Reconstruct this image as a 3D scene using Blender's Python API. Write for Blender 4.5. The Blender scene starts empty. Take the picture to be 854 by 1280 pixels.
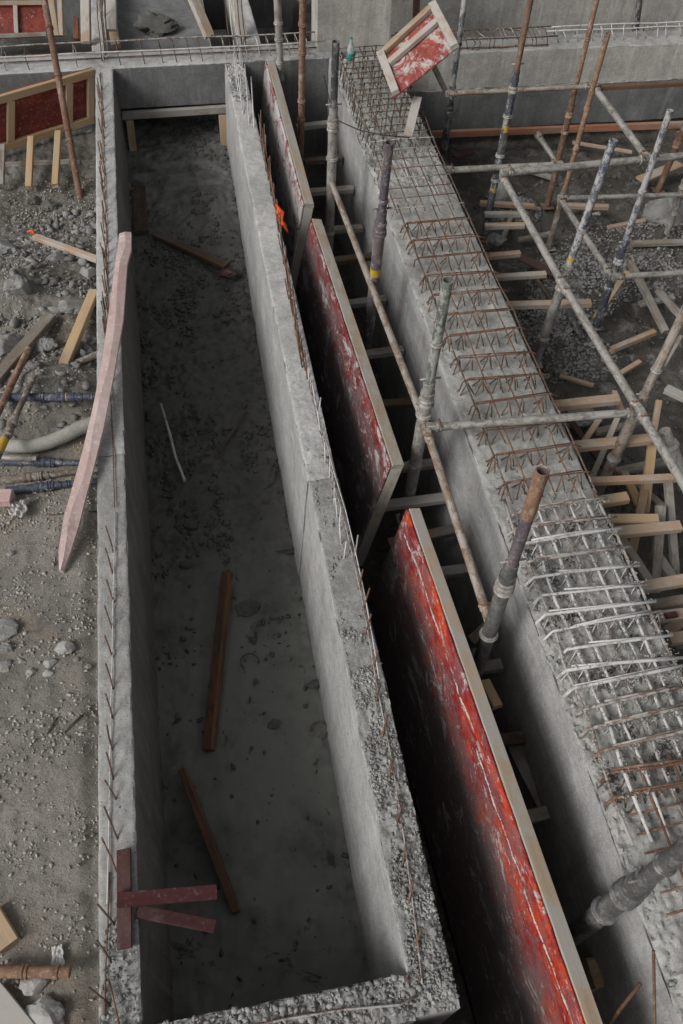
import bpy, bmesh, math, random
import numpy as np
from mathutils import Vector, Matrix, noise
random.seed(7); RNG = np.random.default_rng(7)
R_ = math.radians
# ------------------------------------------------------------------ camera (solved from the walls' vanishing points)
FOC = 1027.16
_c = np.array([427., 640.])
def _d(v):
    a = np.array([v[0]-_c[0], v[1]-_c[1], FOC]); return a/np.linalg.norm(a)
_Y = _d((116., -740.)); _Z = -_d((385., 1414.)); _Z = _Z-_Y*np.dot(_Y, _Z); _Z /= np.linalg.norm(_Z); _X = np.cross(_Y, _Z)
RM = np.array([_X, _Y, _Z]); CAMH = 4.6; CAM = np.array([0, 0, CAMH])
def ray(px, py): return RM @ np.array([px-_c[0], py-_c[1], FOC])
def P(px, py, z=0.0):
    r = ray(px, py); return Vector(CAM + r*((z-CAMH)/r[2]))
def PX(px, py, x):
    r = ray(px, py); return Vector(CAM + r*(x/r[0]))
def PY(px, py, y):
    r = ray(px, py); return Vector(CAM + r*(y/r[1]))
scene = bpy.context.scene
COL = scene.collection
cd = bpy.data.cameras.new("camera"); cam = bpy.data.objects.new("camera", cd); COL.objects.link(cam)
cd.sensor_fit = 'VERTICAL'; cd.sensor_height = 36; cd.lens = 36*FOC/1280; cd.clip_end = 2000; cd.clip_start = 0.05
M = Matrix.Identity(4)
for i in range(3):
    M[i][0] = RM[i, 0]; M[i][1] = -RM[i, 1]; M[i][2] = -RM[i, 2]; M[i][3] = CAM[i]
cam.matrix_world = M
scene.camera = cam
# ------------------------------------------------------------------ sky, sun, exposure
SUN_EL, SUN_AZ = 38, 244      # azimuth clockwise from +Y : light arrives from the left and a little from behind the camera
w = bpy.data.worlds.new("World"); scene.world = w; w.use_nodes = True
nt = w.node_tree; nt.nodes.clear()
sky = nt.nodes.new('ShaderNodeTexSky'); sky.sky_type = 'NISHITA'; sky.sun_disc = False
sky.sun_elevation = R_(SUN_EL); sky.sun_rotation = R_(SUN_AZ); sky.dust_density = 4; sky.air_density = 1.0; sky.ozone_density = 1
hs = nt.nodes.new('ShaderNodeHueSaturation'); hs.inputs['Saturation'].default_value = 0.10
bg = nt.nodes.new('ShaderNodeBackground'); bg.inputs[1].default_value = 0.082
wo = nt.nodes.new('ShaderNodeOutputWorld')
nt.links.new(sky.outputs[0], hs.inputs['Color']); nt.links.new(hs.outputs[0], bg.inputs[0]); nt.links.new(bg.outputs[0], wo.inputs[0])
sd = bpy.data.lights.new("sun", 'SUN'); sd.energy = 1.75; sd.angle = R_(24); sd.color = (1, .97, .93)
so = bpy.data.objects.new("sun", sd); COL.objects.link(so)
az, el = R_(SUN_AZ), R_(SUN_EL)
tos = Vector((math.sin(az)*math.cos(el), math.cos(az)*math.cos(el), math.sin(el)))
so.rotation_euler = tos.to_track_quat('Z', 'Y').to_euler()
vs = scene.view_settings; vs.view_transform = 'Standard'; vs.look = 'None'; vs.exposure = 0.29; vs.gamma = 1; vs.use_curve_mapping = False
scene.cycles.max_bounces = 6; scene.cycles.diffuse_bounces = 4

# ------------------------------------------------------------------ materials
MATS = {}
def lin(r, g, b):
    f = lambda c: (c/255/12.92) if c/255 <= .04045 else ((c/255+.055)/1.055)**2.4
    return (f(r), f(g), f(b), 1)
class NT:
    def __init__(s, name, coord='world'):
        s.m = bpy.data.materials.new(name); s.m.use_nodes = True; s.t = s.m.node_tree; s.b = s.t.nodes['Principled BSDF']
        if coord == 'world':
            g = s.t.nodes.new('ShaderNodeNewGeometry'); s.co = g.outputs['Position']
        else:
            tc = s.t.nodes.new('ShaderNodeTexCoord'); oi = s.t.nodes.new('ShaderNodeObjectInfo')
            mu = s.t.nodes.new('ShaderNodeMath'); mu.operation = 'MULTIPLY'; mu.inputs[1].default_value = 37.0
            s.t.links.new(oi.outputs['Random'], mu.inputs[0])
            ad = s.t.nodes.new('ShaderNodeVectorMath'); ad.operation = 'ADD'
            s.t.links.new(tc.outputs['Object'], ad.inputs[0]); s.t.links.new(mu.outputs[0], ad.inputs[1]); s.co = ad.outputs[0]
            s.rand = oi.outputs['Random']
    def scaled(s, vec):
        v = s.t.nodes.new('ShaderNodeVectorMath'); v.operation = 'MULTIPLY'; v.inputs[1].default_value = vec
        s.t.links.new(s.co, v.inputs[0]); return v.outputs[0]
    def noise(s, scale, detail=4, rough=.6, vec=None, dist=0):
        n = s.t.nodes.new('ShaderNodeTexNoise'); n.inputs['Scale'].default_value = scale; n.inputs['Detail'].default_value = detail
        n.inputs['Roughness'].default_value = rough; n.inputs['Distortion'].default_value = dist
        s.t.links.new(s.scaled(vec) if vec else s.co, n.inputs['Vector']); return n.outputs[0]
    def voro(s, scale, feature='F1', vec=None):
        n = s.t.nodes.new('ShaderNodeTexVoronoi'); n.inputs['Scale'].default_value = scale; n.feature = feature
        s.t.links.new(s.scaled(vec) if vec else s.co, n.inputs['Vector']); return n.outputs[0]
    def ramp(s, f, a, b, ca=0., cb=1.):
        r = s.t.nodes.new('ShaderNodeMapRange'); r.inputs[1].default_value = a; r.inputs[2].default_value = b
        r.inputs[3].default_value = ca; r.inputs[4].default_value = cb; s.t.links.new(f, r.inputs[0]); return r.outputs[0]
    def mix(s, f, a, b, mode='MIX'):
        m = s.t.nodes.new('ShaderNodeMix'); m.data_type = 'RGBA'; m.blend_type = mode
        if isinstance(f, float): m.inputs[0].default_value = f
        else: s.t.links.new(f, m.inputs[0])
        for i, c in ((6, a), (7, b)):
            if isinstance(c, tuple): m.inputs[i].default_value = c
            else: s.t.links.new(c, m.inputs[i])
        return m.outputs[2]
    def math(s, op, a, b=None):
        m = s.t.nodes.new('ShaderNodeMath'); m.operation = op
        for i, c in ((0, a), (1, b)):
            if c is None: continue
            if isinstance(c, (int, float)): m.inputs[i].default_value = c
            else: s.t.links.new(c, m.inputs[i])
        return m.outputs[0]
    def sep(s, axis):
        g = s.t.nodes.new('ShaderNodeSeparateXYZ'); s.t.links.new(s.co, g.inputs[0]); return g.outputs[axis]
    def bump(s, h, strength=.5, dist=.01):
        b = s.t.nodes.new('ShaderNodeBump'); b.inputs['Strength'].default_value = strength; b.inputs['Distance'].default_value = dist
        s.t.links.new(h, b.inputs['Height'])
        if s.b.inputs['Normal'].is_linked: s.t.links.new(s.b.inputs['Normal'].links[0].from_socket, b.inputs['Normal'])
        s.t.links.new(b.outputs[0], s.b.inputs['Normal'])
    def out(s, col, rough=.85, metal=0., spec=.3):
        if isinstance(col, tuple): s.b.inputs['Base Color'].default_value = col
        else: s.t.links.new(col, s.b.inputs['Base Color'])
        if isinstance(rough, float): s.b.inputs['Roughness'].default_value = rough
        else: s.t.links.new(rough, s.b.inputs['Roughness'])
        s.b.inputs['Metallic'].default_value = metal
        s.b.inputs['Specular IOR Level'].default_value = spec
        return s.m
def L(v, g=None, b=None): return (v, g if g is not None else v, b if b is not None else v, 1)

def mk_concrete(name, lo, hi, grit=.5, pits=True, streak=False, seedv=0.):
    n = NT(name)
    c = n.mix(n.ramp(n.noise(1.7, 6, .65), .32, .68), lo, hi)
    c = n.mix(n.ramp(n.noise(9, 5, .7), .45, .75, 0, .55), c, tuple(x*.62 for x in lo[:3])+(1,))
    c = n.mix(n.ramp(n.noise(26, 4, .7), .52, .72, 0, .5), c, tuple(min(1, x*1.3) for x in hi[:3])+(1,))
    c = n.mix(n.ramp(n.noise(1.1, 7, .7, dist=.8), .50, .60, 0, .35), c, tuple(x*.6 for x in lo[:3])+(1,))
    if streak:
        st = n.noise(7, 6, .7, vec=(1, 1, .10)); c = n.mix(n.ramp(st, .54, .62, 0, .35), c, tuple(x*.55 for x in lo[:3])+(1,))
        st = n.noise(5, 4, .6, vec=(1, 1, .12) if streak == 'v' else (2.5, .25, 1))
        c = n.mix(n.ramp(st, .5, .72, 0, .35), c, tuple(x*.6 for x in lo[:3])+(1,))
        st = n.noise(13, 3, .6, vec=(1, 1, .08) if streak == 'v' else (2.5, .2, 1))
        c = n.mix(n.ramp(st, .56, .7, 0, .5), c, tuple(min(1, x*1.25) for x in hi[:3])+(1,))
    c = n.mix(n.ramp(n.noise(120, 4, .8), .40, .62, 0, .45), c, tuple(x*.55 for x in lo[:3])+(1,))
    c = n.mix(n.ramp(n.noise(85, 3, .8, vec=(1, 1.1, 1)), .56, .66, 0, .4), c, tuple(min(1, x*1.35) for x in hi[:3])+(1,))
    if pits:
        v = n.voro(9, vec=(1, 1, 1.3)); c = n.mix(n.ramp(v, .045, .06, .85, 0), c, L(.035))
        v = n.voro(3.1); c = n.mix(n.ramp(v, .028, .034, .8, 0), c, L(.04))
        c = n.mix(n.math('MULTIPLY', n.ramp(n.noise(3.3, 6, .7, dist=1.2), .495, .505, 0, 1), n.ramp(n.noise(3.3, 6, .7, dist=1.2), .505, .515, .5, 0)), c, tuple(x*.5 for x in lo[:3])+(1,))
        v = n.voro(38); c = n.mix(n.ramp(v, .10, .17, .75, 0), c, L(.05))
    n.bump(n.noise(60, 6, .75), grit, .006)
    n.bump(n.noise(14, 4, .6), grit, .012)
    return n.out(c, .92, spec=.2)
MATS['conc'] = mk_concrete('concrete', L(.27, .268, .255), L(.40, .395, .38), .35, True)
MATS['conc_face'] = mk_concrete('concrete_formed_face', L(.31, .308, .30), L(.46, .455, .445), .25, True, 'h')
MATS['conc_dim'] = mk_concrete('concrete_shaded_inner_face', L(.115, .11, .10), L(.18, .175, .16), .25, True, 'v')  # left wall's side away from the sun, its shade painted into the colour
MATS['conc_deep'] = mk_concrete('concrete_gap_shade', L(.06, .06, .058), L(.10, .10, .095), .25, True, 'v')  # outer wall face coloured dark to paint in the shade of the gap
MATS['conc_dark'] = mk_concrete('concrete_dark_grey', L(.13, .135, .135), L(.21, .212, .21), .25, True, 'v')  # darker grey for beam fronts, end wall and cell floor
MATS['conc_rough'] = mk_concrete('concrete_rough_top', L(.19, .188, .18), L(.36, .355, .34), .7, False)
MATS['conc_cage'] = mk_concrete('concrete_under_mesh', L(.29, .286, .27), L(.44, .435, .415), .6, False)
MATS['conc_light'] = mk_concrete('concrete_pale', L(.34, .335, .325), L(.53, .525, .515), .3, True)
MATS['conc_old'] = mk_concrete('concrete_weathered', L(.36, .35, .32), L(.52, .505, .47), .35, True, 'v')

def mk_dirt():
    n = NT('dry_site_dirt')
    c = n.mix(n.ramp(n.noise(1.3, 5, .6), .35, .65), L(.33, .305, .265), L(.19, .178, .158))
    c = n.mix(n.ramp(n.noise(.9, 3, .5, vec=(1, 1, 1), dist=.6), .52, .66, 0, .75), c, L(.30, .23, .16))
    y = n.sep(1)
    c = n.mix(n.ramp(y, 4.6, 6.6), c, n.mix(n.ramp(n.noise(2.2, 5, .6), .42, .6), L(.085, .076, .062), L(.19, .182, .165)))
    c = n.mix(n.ramp(n.noise(4.5, 7, .75, dist=.5), .50, .60, 0, .55), c, L(.13, .122, .108))
    c = n.mix(n.ramp(n.noise(30, 6, .75), .42, .7, 0, .6), c, L(.27, .26, .235))
    c = n.mix(n.ramp(n.noise(75, 3, .7), .52, .68, 0, .6), c, L(.12, .112, .098))
    n.bump(n.noise(90, 6, .8), .9, .012); n.bump(n.noise(22, 5, .7), .8, .02)
    return n.out(c, .95, spec=.15)
MATS['dirt'] = mk_dirt()
def mk_mud():
    n = NT('wet_trench_mud')
    c = n.mix(n.ramp(n.noise(2.0, 5, .6), .35, .65), L(.066, .065, .058), L(.105, .104, .095))
    c = n.mix(n.ramp(n.noise(9, 5, .7), .5, .66, 0, .7), c, L(.032, .032, .030))
    y = n.sep(1)
    c = n.mix(n.math('MULTIPLY', n.ramp(y, 4.4, 3.2), n.ramp(n.noise(1.4, 5, .6), .34, .5)), c, L(.150, .153, .136))
    c = n.mix(n.ramp(n.noise(3.2, 6, .7, dist=.8), .60, .66, 0, .8), c, L(.022, .022, .021))
    far = n.ramp(y, 7.6, 9.5)
    c = n.mix(n.math('MULTIPLY', far, n.ramp(n.noise(5, 4, .7), .4, .62)), c, L(.17, .17, .165))
    c = n.mix(n.ramp(n.noise(60, 3, .7), .6, .72, 0, .45), c, L(.13, .13, .12))
    n.bump(n.noise(40, 5, .7), .35, .01)
    r = n.ramp(n.noise(2.0, 4, .6), .42, .58, .22, .75)
    return n.out(c, r, spec=.25)
MATS['mud'] = mk_mud()
def mk_lowground():
    n = NT('dark_damp_earth')
    c = n.mix(n.ramp(n.noise(1.6, 5, .6), .4, .62), L(.075, .068, .058), L(.13, .12, .108))
    c = n.mix(n.ramp(n.noise(4.2, 5, .65, dist=.4), .56, .68, 0, .85), c, L(.24, .235, .225))
    c = n.mix(n.ramp(n.noise(40, 5, .75), .5, .7, 0, .7), c, L(.035, .033, .03))
    n.bump(n.noise(70, 6, .8), .9, .015); n.bump(n.noise(14, 5, .7), .8, .03)
    return n.out(c, .9, spec=.2)
MATS['low'] = mk_lowground()
def mk_stone(name, lo, hi):
    n = NT(name)
    c = n.mix(n.ramp(n.noise(7, 3, .5), .35, .65), lo, hi)
    c = n.mix(n.ramp(n.noise(45, 4, .7), .5, .7, 0, .4), c, tuple(min(1, x*1.4) for x in hi[:3])+(1,))
    n.bump(n.noise(60, 5, .7), .6, .008)
    return n.out(c, .93, spec=.15)
MATS['gravel'] = mk_stone('gravel_grey', L(.26, .245, .215), L(.38, .365, .335))
MATS['gravel_dark'] = mk_stone('gravel_damp', L(.07, .068, .06), L(.13, .125, .115))
MATS['gravel_wet'] = mk_stone('gravel_wet', L(.06, .06, .056), L(.11, .108, .10))
MATS['rubble'] = mk_stone('concrete_rubble', L(.17, .17, .162), L(.33, .325, .31))
MATS['slump'] = mk_stone('hardened_slump', L(.13, .128, .122), L(.25, .245, .235))

def mk_wood(name, a, b, coat=None, coat_amt=.0, rough=.8, dark=.35, along_y=False):
    n = NT(name, 'obj')
    g = n.noise(9, 5, .6, vec=(1.6, .12, 1.6) if along_y else (.12, 1.6, 1.6), dist=.5)
    c = n.mix(n.ramp(g, .35, .65), a, b)
    fine = n.noise(70, 3, .6, vec=(1, .05, 1) if along_y else (.05, 1, 1))
    c = n.mix(n.ramp(fine, .55, .75, 0, dark), c, tuple(x*.45 for x in a[:3])+(1,))
    c = n.mix(n.ramp(n.noise(3, 4, .6), .55, .75, 0, .45), c, tuple(x*.5 for x in b[:3])+(1,))
    c = n.mix(n.ramp(n.rand, 0, 1, 0, .35), c, L(.16, .13, .10))
    if coat:
        c = n.mix(n.ramp(n.noise(5, 6, .7, vec=(.5, 1, 1)), .62-coat_amt*.4, .70-coat_amt*.35, 0, .9), c, coat)
        c = n.mix(n.ramp(n.noise(38, 4, .75), .56, .66, 0, .75), c, coat)
        c = n.mix(n.ramp(n.noise(1.6, 5, .7), .46, .66, 0, .45), c, coat)
    n.bump(fine, .3, .003); n.bump(n.noise(25, 4, .6), .25, .004)
    return n.out(c, rough, spec=.2)
MATS['wood'] = mk_wood('pine_timber', L(.42, .27, .14), L(.30, .19, .10), L(.33, .31, .28), .28)
MATS['wood_new'] = mk_wood('fresh_pine_timber', L(.50, .35, .20), L(.40, .26, .14), L(.36, .33, .28), .02)
MATS['wood_pink'] = mk_wood('pale_sawn_timber', L(.44, .30, .20), L(.36, .24, .16), L(.38, .35, .31), .3)
MATS['wood_grey'] = mk_wood('grey_timber', L(.22, .18, .14), L(.15, .12, .095), L(.28, .27, .25), .45)
MATS['wood_dark'] = mk_wood('wet_brown_timber', L(.10, .06, .035), L(.055, .035, .024), L(.12, .115, .105), .25)
MATS['wood_orange'] = mk_wood('orange_stained_timber', L(.22, .085, .030), L(.06, .03, .018), L(.05, .046, .042), .30)
MATS['wood_conc'] = mk_wood('timber_with_cement', L(.42, .32, .23), L(.33, .25, .18), L(.38, .365, .34), .55)
MATS['wood_rail'] = mk_wood('stained_rail_timber', L(.40, .30, .205), L(.30, .23, .16), L(.32, .305, .28), .42)
MATS['wood_redorange'] = mk_wood('orange_red_board', L(.40, .20, .09), L(.30, .07, .045), L(.30, .25, .22), .1)
MATS['wood_redpaint'] = mk_wood('red_painted_timber', L(.065, .016, .018), L(.034, .012, .013), L(.11, .08, .075), .08)
MATS['wood_whitepink'] = mk_wood('pale_pink_plank', L(.52, .385, .36), L(.44, .27, .26), L(.58, .50, .47), .25)
MATS['wood_plank'] = mk_wood('pale_pink_warped_plank', L(.52, .40, .375), L(.45, .31, .295), L(.60, .53, .50), .05, along_y=True)

def mk_redply(name, red_a, red_b, white, amt, purple=.3, depth=None, coat=L(.44, .42, .40), stripe=False):
    n = NT(name)
    c = n.mix(n.ramp(n.noise(2.6, 7, .72, vec=(1, .7, 1.6), dist=.5), .50, .55), red_a, red_b)
    c = n.mix(n.ramp(n.noise(11, 7, .8, vec=(1, .7, 1)), .46, .62, 0, .55), c, tuple(x*.4 for x in red_a[:3])+(1,))
    if purple: c = n.mix(n.ramp(n.noise(3.4, 7, .8, vec=(1, .8, 1.6)), .47, .55, 0, purple), c, L(.17, .085, .09))
    if depth:      # grey grime towards the foot, also painting in the gap's fade to dark
        z = n.sep(2)
        zz = n.math('ADD', z, n.ramp(n.noise(5, 8, .82, vec=(1, .9, .8)), .25, .75, -.34, .34))
        c = n.mix(n.ramp(zz, depth[0], depth[1], .88, 0), c, L(.13, .12, .118))
    c = n.mix(n.ramp(n.noise(3.6, 9, .82, vec=(1.5, .9, 1.7), dist=.8), .64-amt, .70-amt, 0, .88), c, coat)
    c = n.mix(n.ramp(n.noise(18, 7, .8, vec=(2, .6, 1.6)), .60, .63, 0, .75), c, coat)
    c = n.mix(n.ramp(n.noise(6, 9, .85, vec=(2, 1.1, 1.6)), .595, .615, 0, .75), c, L(.24, .19, .14))
    v = n.voro(7, vec=(1, 1, 1)); c = n.mix(n.ramp(v, .03, .04, .9, 0), c, L(.03))
    if stripe:
        z = n.sep(2); w_ = n.ramp(n.noise(1.2, 3, .5, vec=(0, 1, 0)), .2, .8, -.09, .09)
        q = n.math('ABSOLUTE', n.math('ADD', n.math('ADD', z, w_), .115))
        q = n.math('ADD', q, n.ramp(n.noise(22, 6, .8), .3, .7, -.014, .014))
        c = n.mix(n.math('MULTIPLY', n.ramp(q, .004, .008, .95, 0), n.ramp(n.noise(2.5, 3, .6, vec=(0, 1, 0)), .42, .48)), c, L(.55, .53, .51))
    n.bump(n.noise(30, 6, .75, vec=(1, .5, 1)), .6, .006)
    return n.out(c, .65, spec=.2)
MATS['ply3'] = mk_redply('red_formwork_ply', L(.23, .020, .020), L(.44, .050, .018), None, .085, .65, (-.55, -.14), stripe=True)
MATS['ply2'] = mk_redply('worn_red_formwork_ply', L(.15, .022, .022), L(.22, .035, .03), None, .10, .85, (-.40, -.02), L(.42, .40, .40))
MATS['ply1'] = mk_redply('cement_caked_ply', L(.22, .03, .03), L(.20, .05, .05), None, .20, .8, (-.55, -.15), L(.46, .455, .45))
MATS['plyback'] = mk_redply('dull_red_ply', L(.17, .032, .022), L(.24, .05, .034), None, -.03, .2)
MATS['plytilt'] = mk_redply('scuffed_red_ply', L(.25, .05, .042), L(.32, .075, .058), None, .14, .15)

def mk_steel(name, base, alt, spl, amt=.3, rough=.6, metal=.3, yellow=False):
    n = NT(name, 'obj')
    c = n.mix(n.ramp(n.noise(7, 5, .65, vec=(.5, 1, 1)), .42, .58), base, alt)
    c = n.mix(n.ramp(n.noise(30, 5, .8), .46, .66, 0, .65), c, tuple(x*.4 for x in base[:3])+(1,))
    if yellow:
        m = n.math('MULTIPLY', n.ramp(n.noise(6, 2, .5, vec=(1, .3, .3)), .60, .61), n.ramp(n.noise(30, 3, .6), .42, .46))
        c = n.mix(m, c, L(.45, .28, .012))
    c = n.mix(n.ramp(n.noise(13, 7, .8, vec=(.6, 1, 1)), .62-amt*.35, .65-amt*.35, 0, .85), c, spl)
    c = n.mix(n.ramp(n.noise(55, 4, .75), .58, .63, 0, .7), c, spl)
    c = n.mix(n.ramp(n.noise(21, 6, .8), .60, .66, 0, .55), c, L(.13, .075, .05))
    n.bump(n.noise(60, 5, .7), .5, .004)
    return n.out(c, rough, metal, .3)
CEM = L(.30, .29, .27)
MATS['galv'] = mk_steel('galvanised_tube', L(.19, .18, .165), L(.27, .25, .225), L(.36, .345, .32), .40)
MATS['galv_dk'] = mk_steel('grimy_grey_tube', L(.10, .10, .098), L(.15, .146, .138), L(.22, .215, .20), .22)
MATS['galv_rust'] = mk_steel('galvanised_tube_with_rust', L(.28, .23, .18), L(.21, .13, .085), L(.36, .33, .30), .38)
MATS['rust'] = mk_steel('rusty_tube', L(.19, .105, .068), L(.26, .16, .11), L(.34, .27, .21), .22, .85, .05)
MATS['rust_b'] = mk_steel('brown_rust_tube', L(.14, .075, .05), L(.19, .115, .08), L(.27, .22, .18), .15, .85, .05)
MATS['blue'] = mk_steel('navy_painted_tube', L(.045, .055, .085), L(.07, .08, .11), CEM, .12, .55, .1)
MATS['blue_spl'] = mk_steel('navy_tube_splashed', L(.05, .062, .09), L(.09, .09, .095), L(.33, .32, .30), .22, .6, .1, True)
MATS['purple'] = mk_steel('faded_purple_tube', L(.10, .085, .105), L(.15, .12, .12), CEM, .2, .65, .1)
MATS['dark'] = mk_steel('dark_steel_tube', L(.05, .052, .055), L(.09, .09, .09), L(.26, .25, .24), .3, .6, .2)
MATS['white_spl'] = mk_steel('cement_splashed_tube', L(.07, .09, .13), L(.15, .15, .15), L(.42, .41, .40), .42, .8, .05)
MATS['green_spl'] = mk_steel('grey_green_tube', L(.17, .19, .16), L(.11, .12, .105), L(.36, .36, .33), .35, .7, .1)
MATS['yel'] = mk_steel('yellow_marked_tube', L(.18, .15, .13), L(.24, .20, .16), L(.34, .31, .28), .35, .7, .1, True)
MATS['yellow'] = mk_steel('yellow_paint', L(.52, .33, .015), L(.45, .28, .02), CEM, .1, .6, .0)
MATS['brown'] = mk_steel('brown_steel_tube', L(.13, .10, .08), L(.20, .16, .13), CEM, .3, .7, .1)
MATS['rebar'] = mk_steel('rusty_rebar', L(.12, .062, .040), L(.17, .095, .062), L(.26, .20, .16), .14, .9, .0)
MATS['rebar_dk'] = mk_steel('dark_rebar', L(.085, .055, .040), L(.13, .085, .06), L(.26, .24, .22), .15, .85, .1)
MATS['rebar_cem'] = mk_steel('cement_coated_rebar', L(.29, .28, .265), L(.40, .39, .375), L(.52, .51, .50), .5, .95, .0)
MATS['rebar_mix'] = mk_steel('part_coated_rebar', L(.16, .10, .075), L(.22, .18, .15), L(.36, .35, .33), .4, .9, .0)
def plain(name, col, rough=.7, **k):
    n = NT(name, 'obj'); c = n.mix(n.ramp(n.noise(14, 4, .6), .4, .65, 0, .5), col, tuple(x*.65 for x in col[:3])+(1,))
    n.bump(n.noise(20, 4, .6), .3, .004); return n.out(c, rough)
MATS['orange'] = plain('orange_fabric', L(.75, .10, .02), .8)
MATS['duct'] = mk_concrete('cement_dusted_duct', L(.30, .29, .26), L(.42, .41, .38), .3, False)
MATS['paper'] = plain('white_paper', L(.62, .62, .60))
MATS['bag'] = plain('cloudy_plastic_bag', L(.42, .40, .38), .4)
MATS['teal'] = plain('teal_label', L(.02, .25, .22), .5)
MATS['wire'] = plain('black_wire', L(.03, .03, .03), .6)
n = NT('clear_plastic', 'obj'); n.b.inputs['Transmission Weight'].default_value = .7; MATS['pet'] = n.out(L(.75, .8, .8), .15, 0., .5)

# ------------------------------------------------------------------ builders
def link(o, parent=None):
    COL.objects.link(o)
    if parent is not None: o.parent = parent
    return o
def tag(o, label, cat, group=None, kind=None):
    o['label'] = label
    if cat: o['category'] = cat
    if group: o['group'] = group
    if kind: o['kind'] = kind
    return o
def struct(o, label, cat='ground', kind='structure'):
    return tag(o, label, cat, None, kind)
def thing(name, label, cat, loc, group=None):
    o = bpy.data.objects.new(name, None); o.location = loc; o.empty_display_size = .1; COL.objects.link(o)
    return tag(o, label, cat, group)
def base_of(parent): return Vector(parent.location) if parent is not None else Vector((0, 0, 0))
def mesh_np(name, verts, faces, mat, parent=None, smooth=False, loc=None, mats=None, fm=None):
    """verts array, faces array (n,3|4) or list; world coordinates unless a local matrix is given"""
    me = bpy.data.meshes.new(name)
    v = np.asarray(verts, dtype=np.float32)
    if parent is not None and loc is None: v = v-np.array(base_of(parent), dtype=np.float32)
    if isinstance(faces, np.ndarray):
        k = faces.shape[1]
        me.vertices.add(len(v)); me.vertices.foreach_set('co', v.ravel())
        me.loops.add(faces.size); me.loops.foreach_set('vertex_index', faces.astype(np.int32).ravel())
        me.polygons.add(len(faces)); me.polygons.foreach_set('loop_start', np.arange(0, faces.size, k, dtype=np.int32))
        me.polygons.foreach_set('loop_total', np.full(len(faces), k, dtype=np.int32))
        me.update(calc_edges=True); me.validate()
    else:
        me.from_pydata([tuple(x) for x in v], [], faces); me.update()
    for m in (mats or [mat]): me.materials.append(MATS[m])
    if fm is not None: me.polygons.foreach_set('material_index', np.asarray(fm, dtype=np.int32))
    if smooth: me.polygons.foreach_set('use_smooth', np.ones(len(me.polygons), dtype=bool))
    o = bpy.data.objects.new(name, me)
    if loc is not None: o.matrix_local = loc
    return link(o, parent)
def frame(a, b, up=Vector((0, 0, 1))):
    """matrix with X along a->b, Z near up, origin a"""
    x = (b-a).normalized(); u = up
    if abs(x.dot(u)) > .97: u = Vector((0, 1, 0))
    y = u.cross(x).normalized(); z = x.cross(y)
    m = Matrix.Identity(4)
    for i in range(3): m[i][0] = x[i]; m[i][1] = y[i]; m[i][2] = z[i]; m[i][3] = a[i]
    return m
def place(name, me, mat, parent, M4):
    me.materials.append(MATS[mat]); o = bpy.data.objects.new(name, me)
    off = base_of(parent); o.matrix_local = Matrix.Translation(-off) @ M4
    return link(o, parent)
def timber(name, a, b, w, h, mat, label=None, cat='timber', group=None, parent=None, roll=0., up=Vector((0, 0, 1)), chip=.0, bend=0.):
    """sawn timber from a to b (centre line), w across, h thick, softened arrises, slight bow and chipped ends"""
    a = Vector(a); b = Vector(b); ln = (b-a).length; n = max(2, int(ln/.12))
    vs, fs = [], []
    c = min(w, h)*.09; rr = random.random()*50
    sec = [(-w/2+c, -h/2), (w/2-c, -h/2), (w/2, -h/2+c), (w/2, h/2-c), (w/2-c, h/2), (-w/2+c, h/2), (-w/2, h/2-c), (-w/2, -h/2+c)]
    for i in range(n+1):
        t = i/n; x = t*ln
        dz = bend*math.sin(math.pi*t); k = 1.0
        for j, (y, z) in enumerate(sec):
            q = .0035*noise.noise(Vector((x*5+rr, j*1.7, 0)))
            ex = 0
            if i in (0, n): ex = (noise.noise(Vector((j*1.3+rr, i, 3)))*.012 + (chip*(1 if y > 0 else -1)))*(1 if i else -1)
            vs.append((x+ex, y*(1+q*8), z*(1+q*8)+dz))
    for i in range(n):
        for j in range(8):
            k = (j+1) % 8; fs.append((i*8+j, i*8+k, (i+1)*8+k, (i+1)*8+j))
    fs.append(tuple(range(7, -1, -1))); fs.append(tuple(n*8+j for j in range(8)))
    me = bpy.data.meshes.new(name); me.from_pydata(vs, [], fs); me.update()
    m4 = frame(a, b, up) @ Matrix.Rotation(roll, 4, 'X')
    o = place(name, me, mat, parent, m4)
    if label: tag(o, label, cat, group)
    return o
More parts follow.
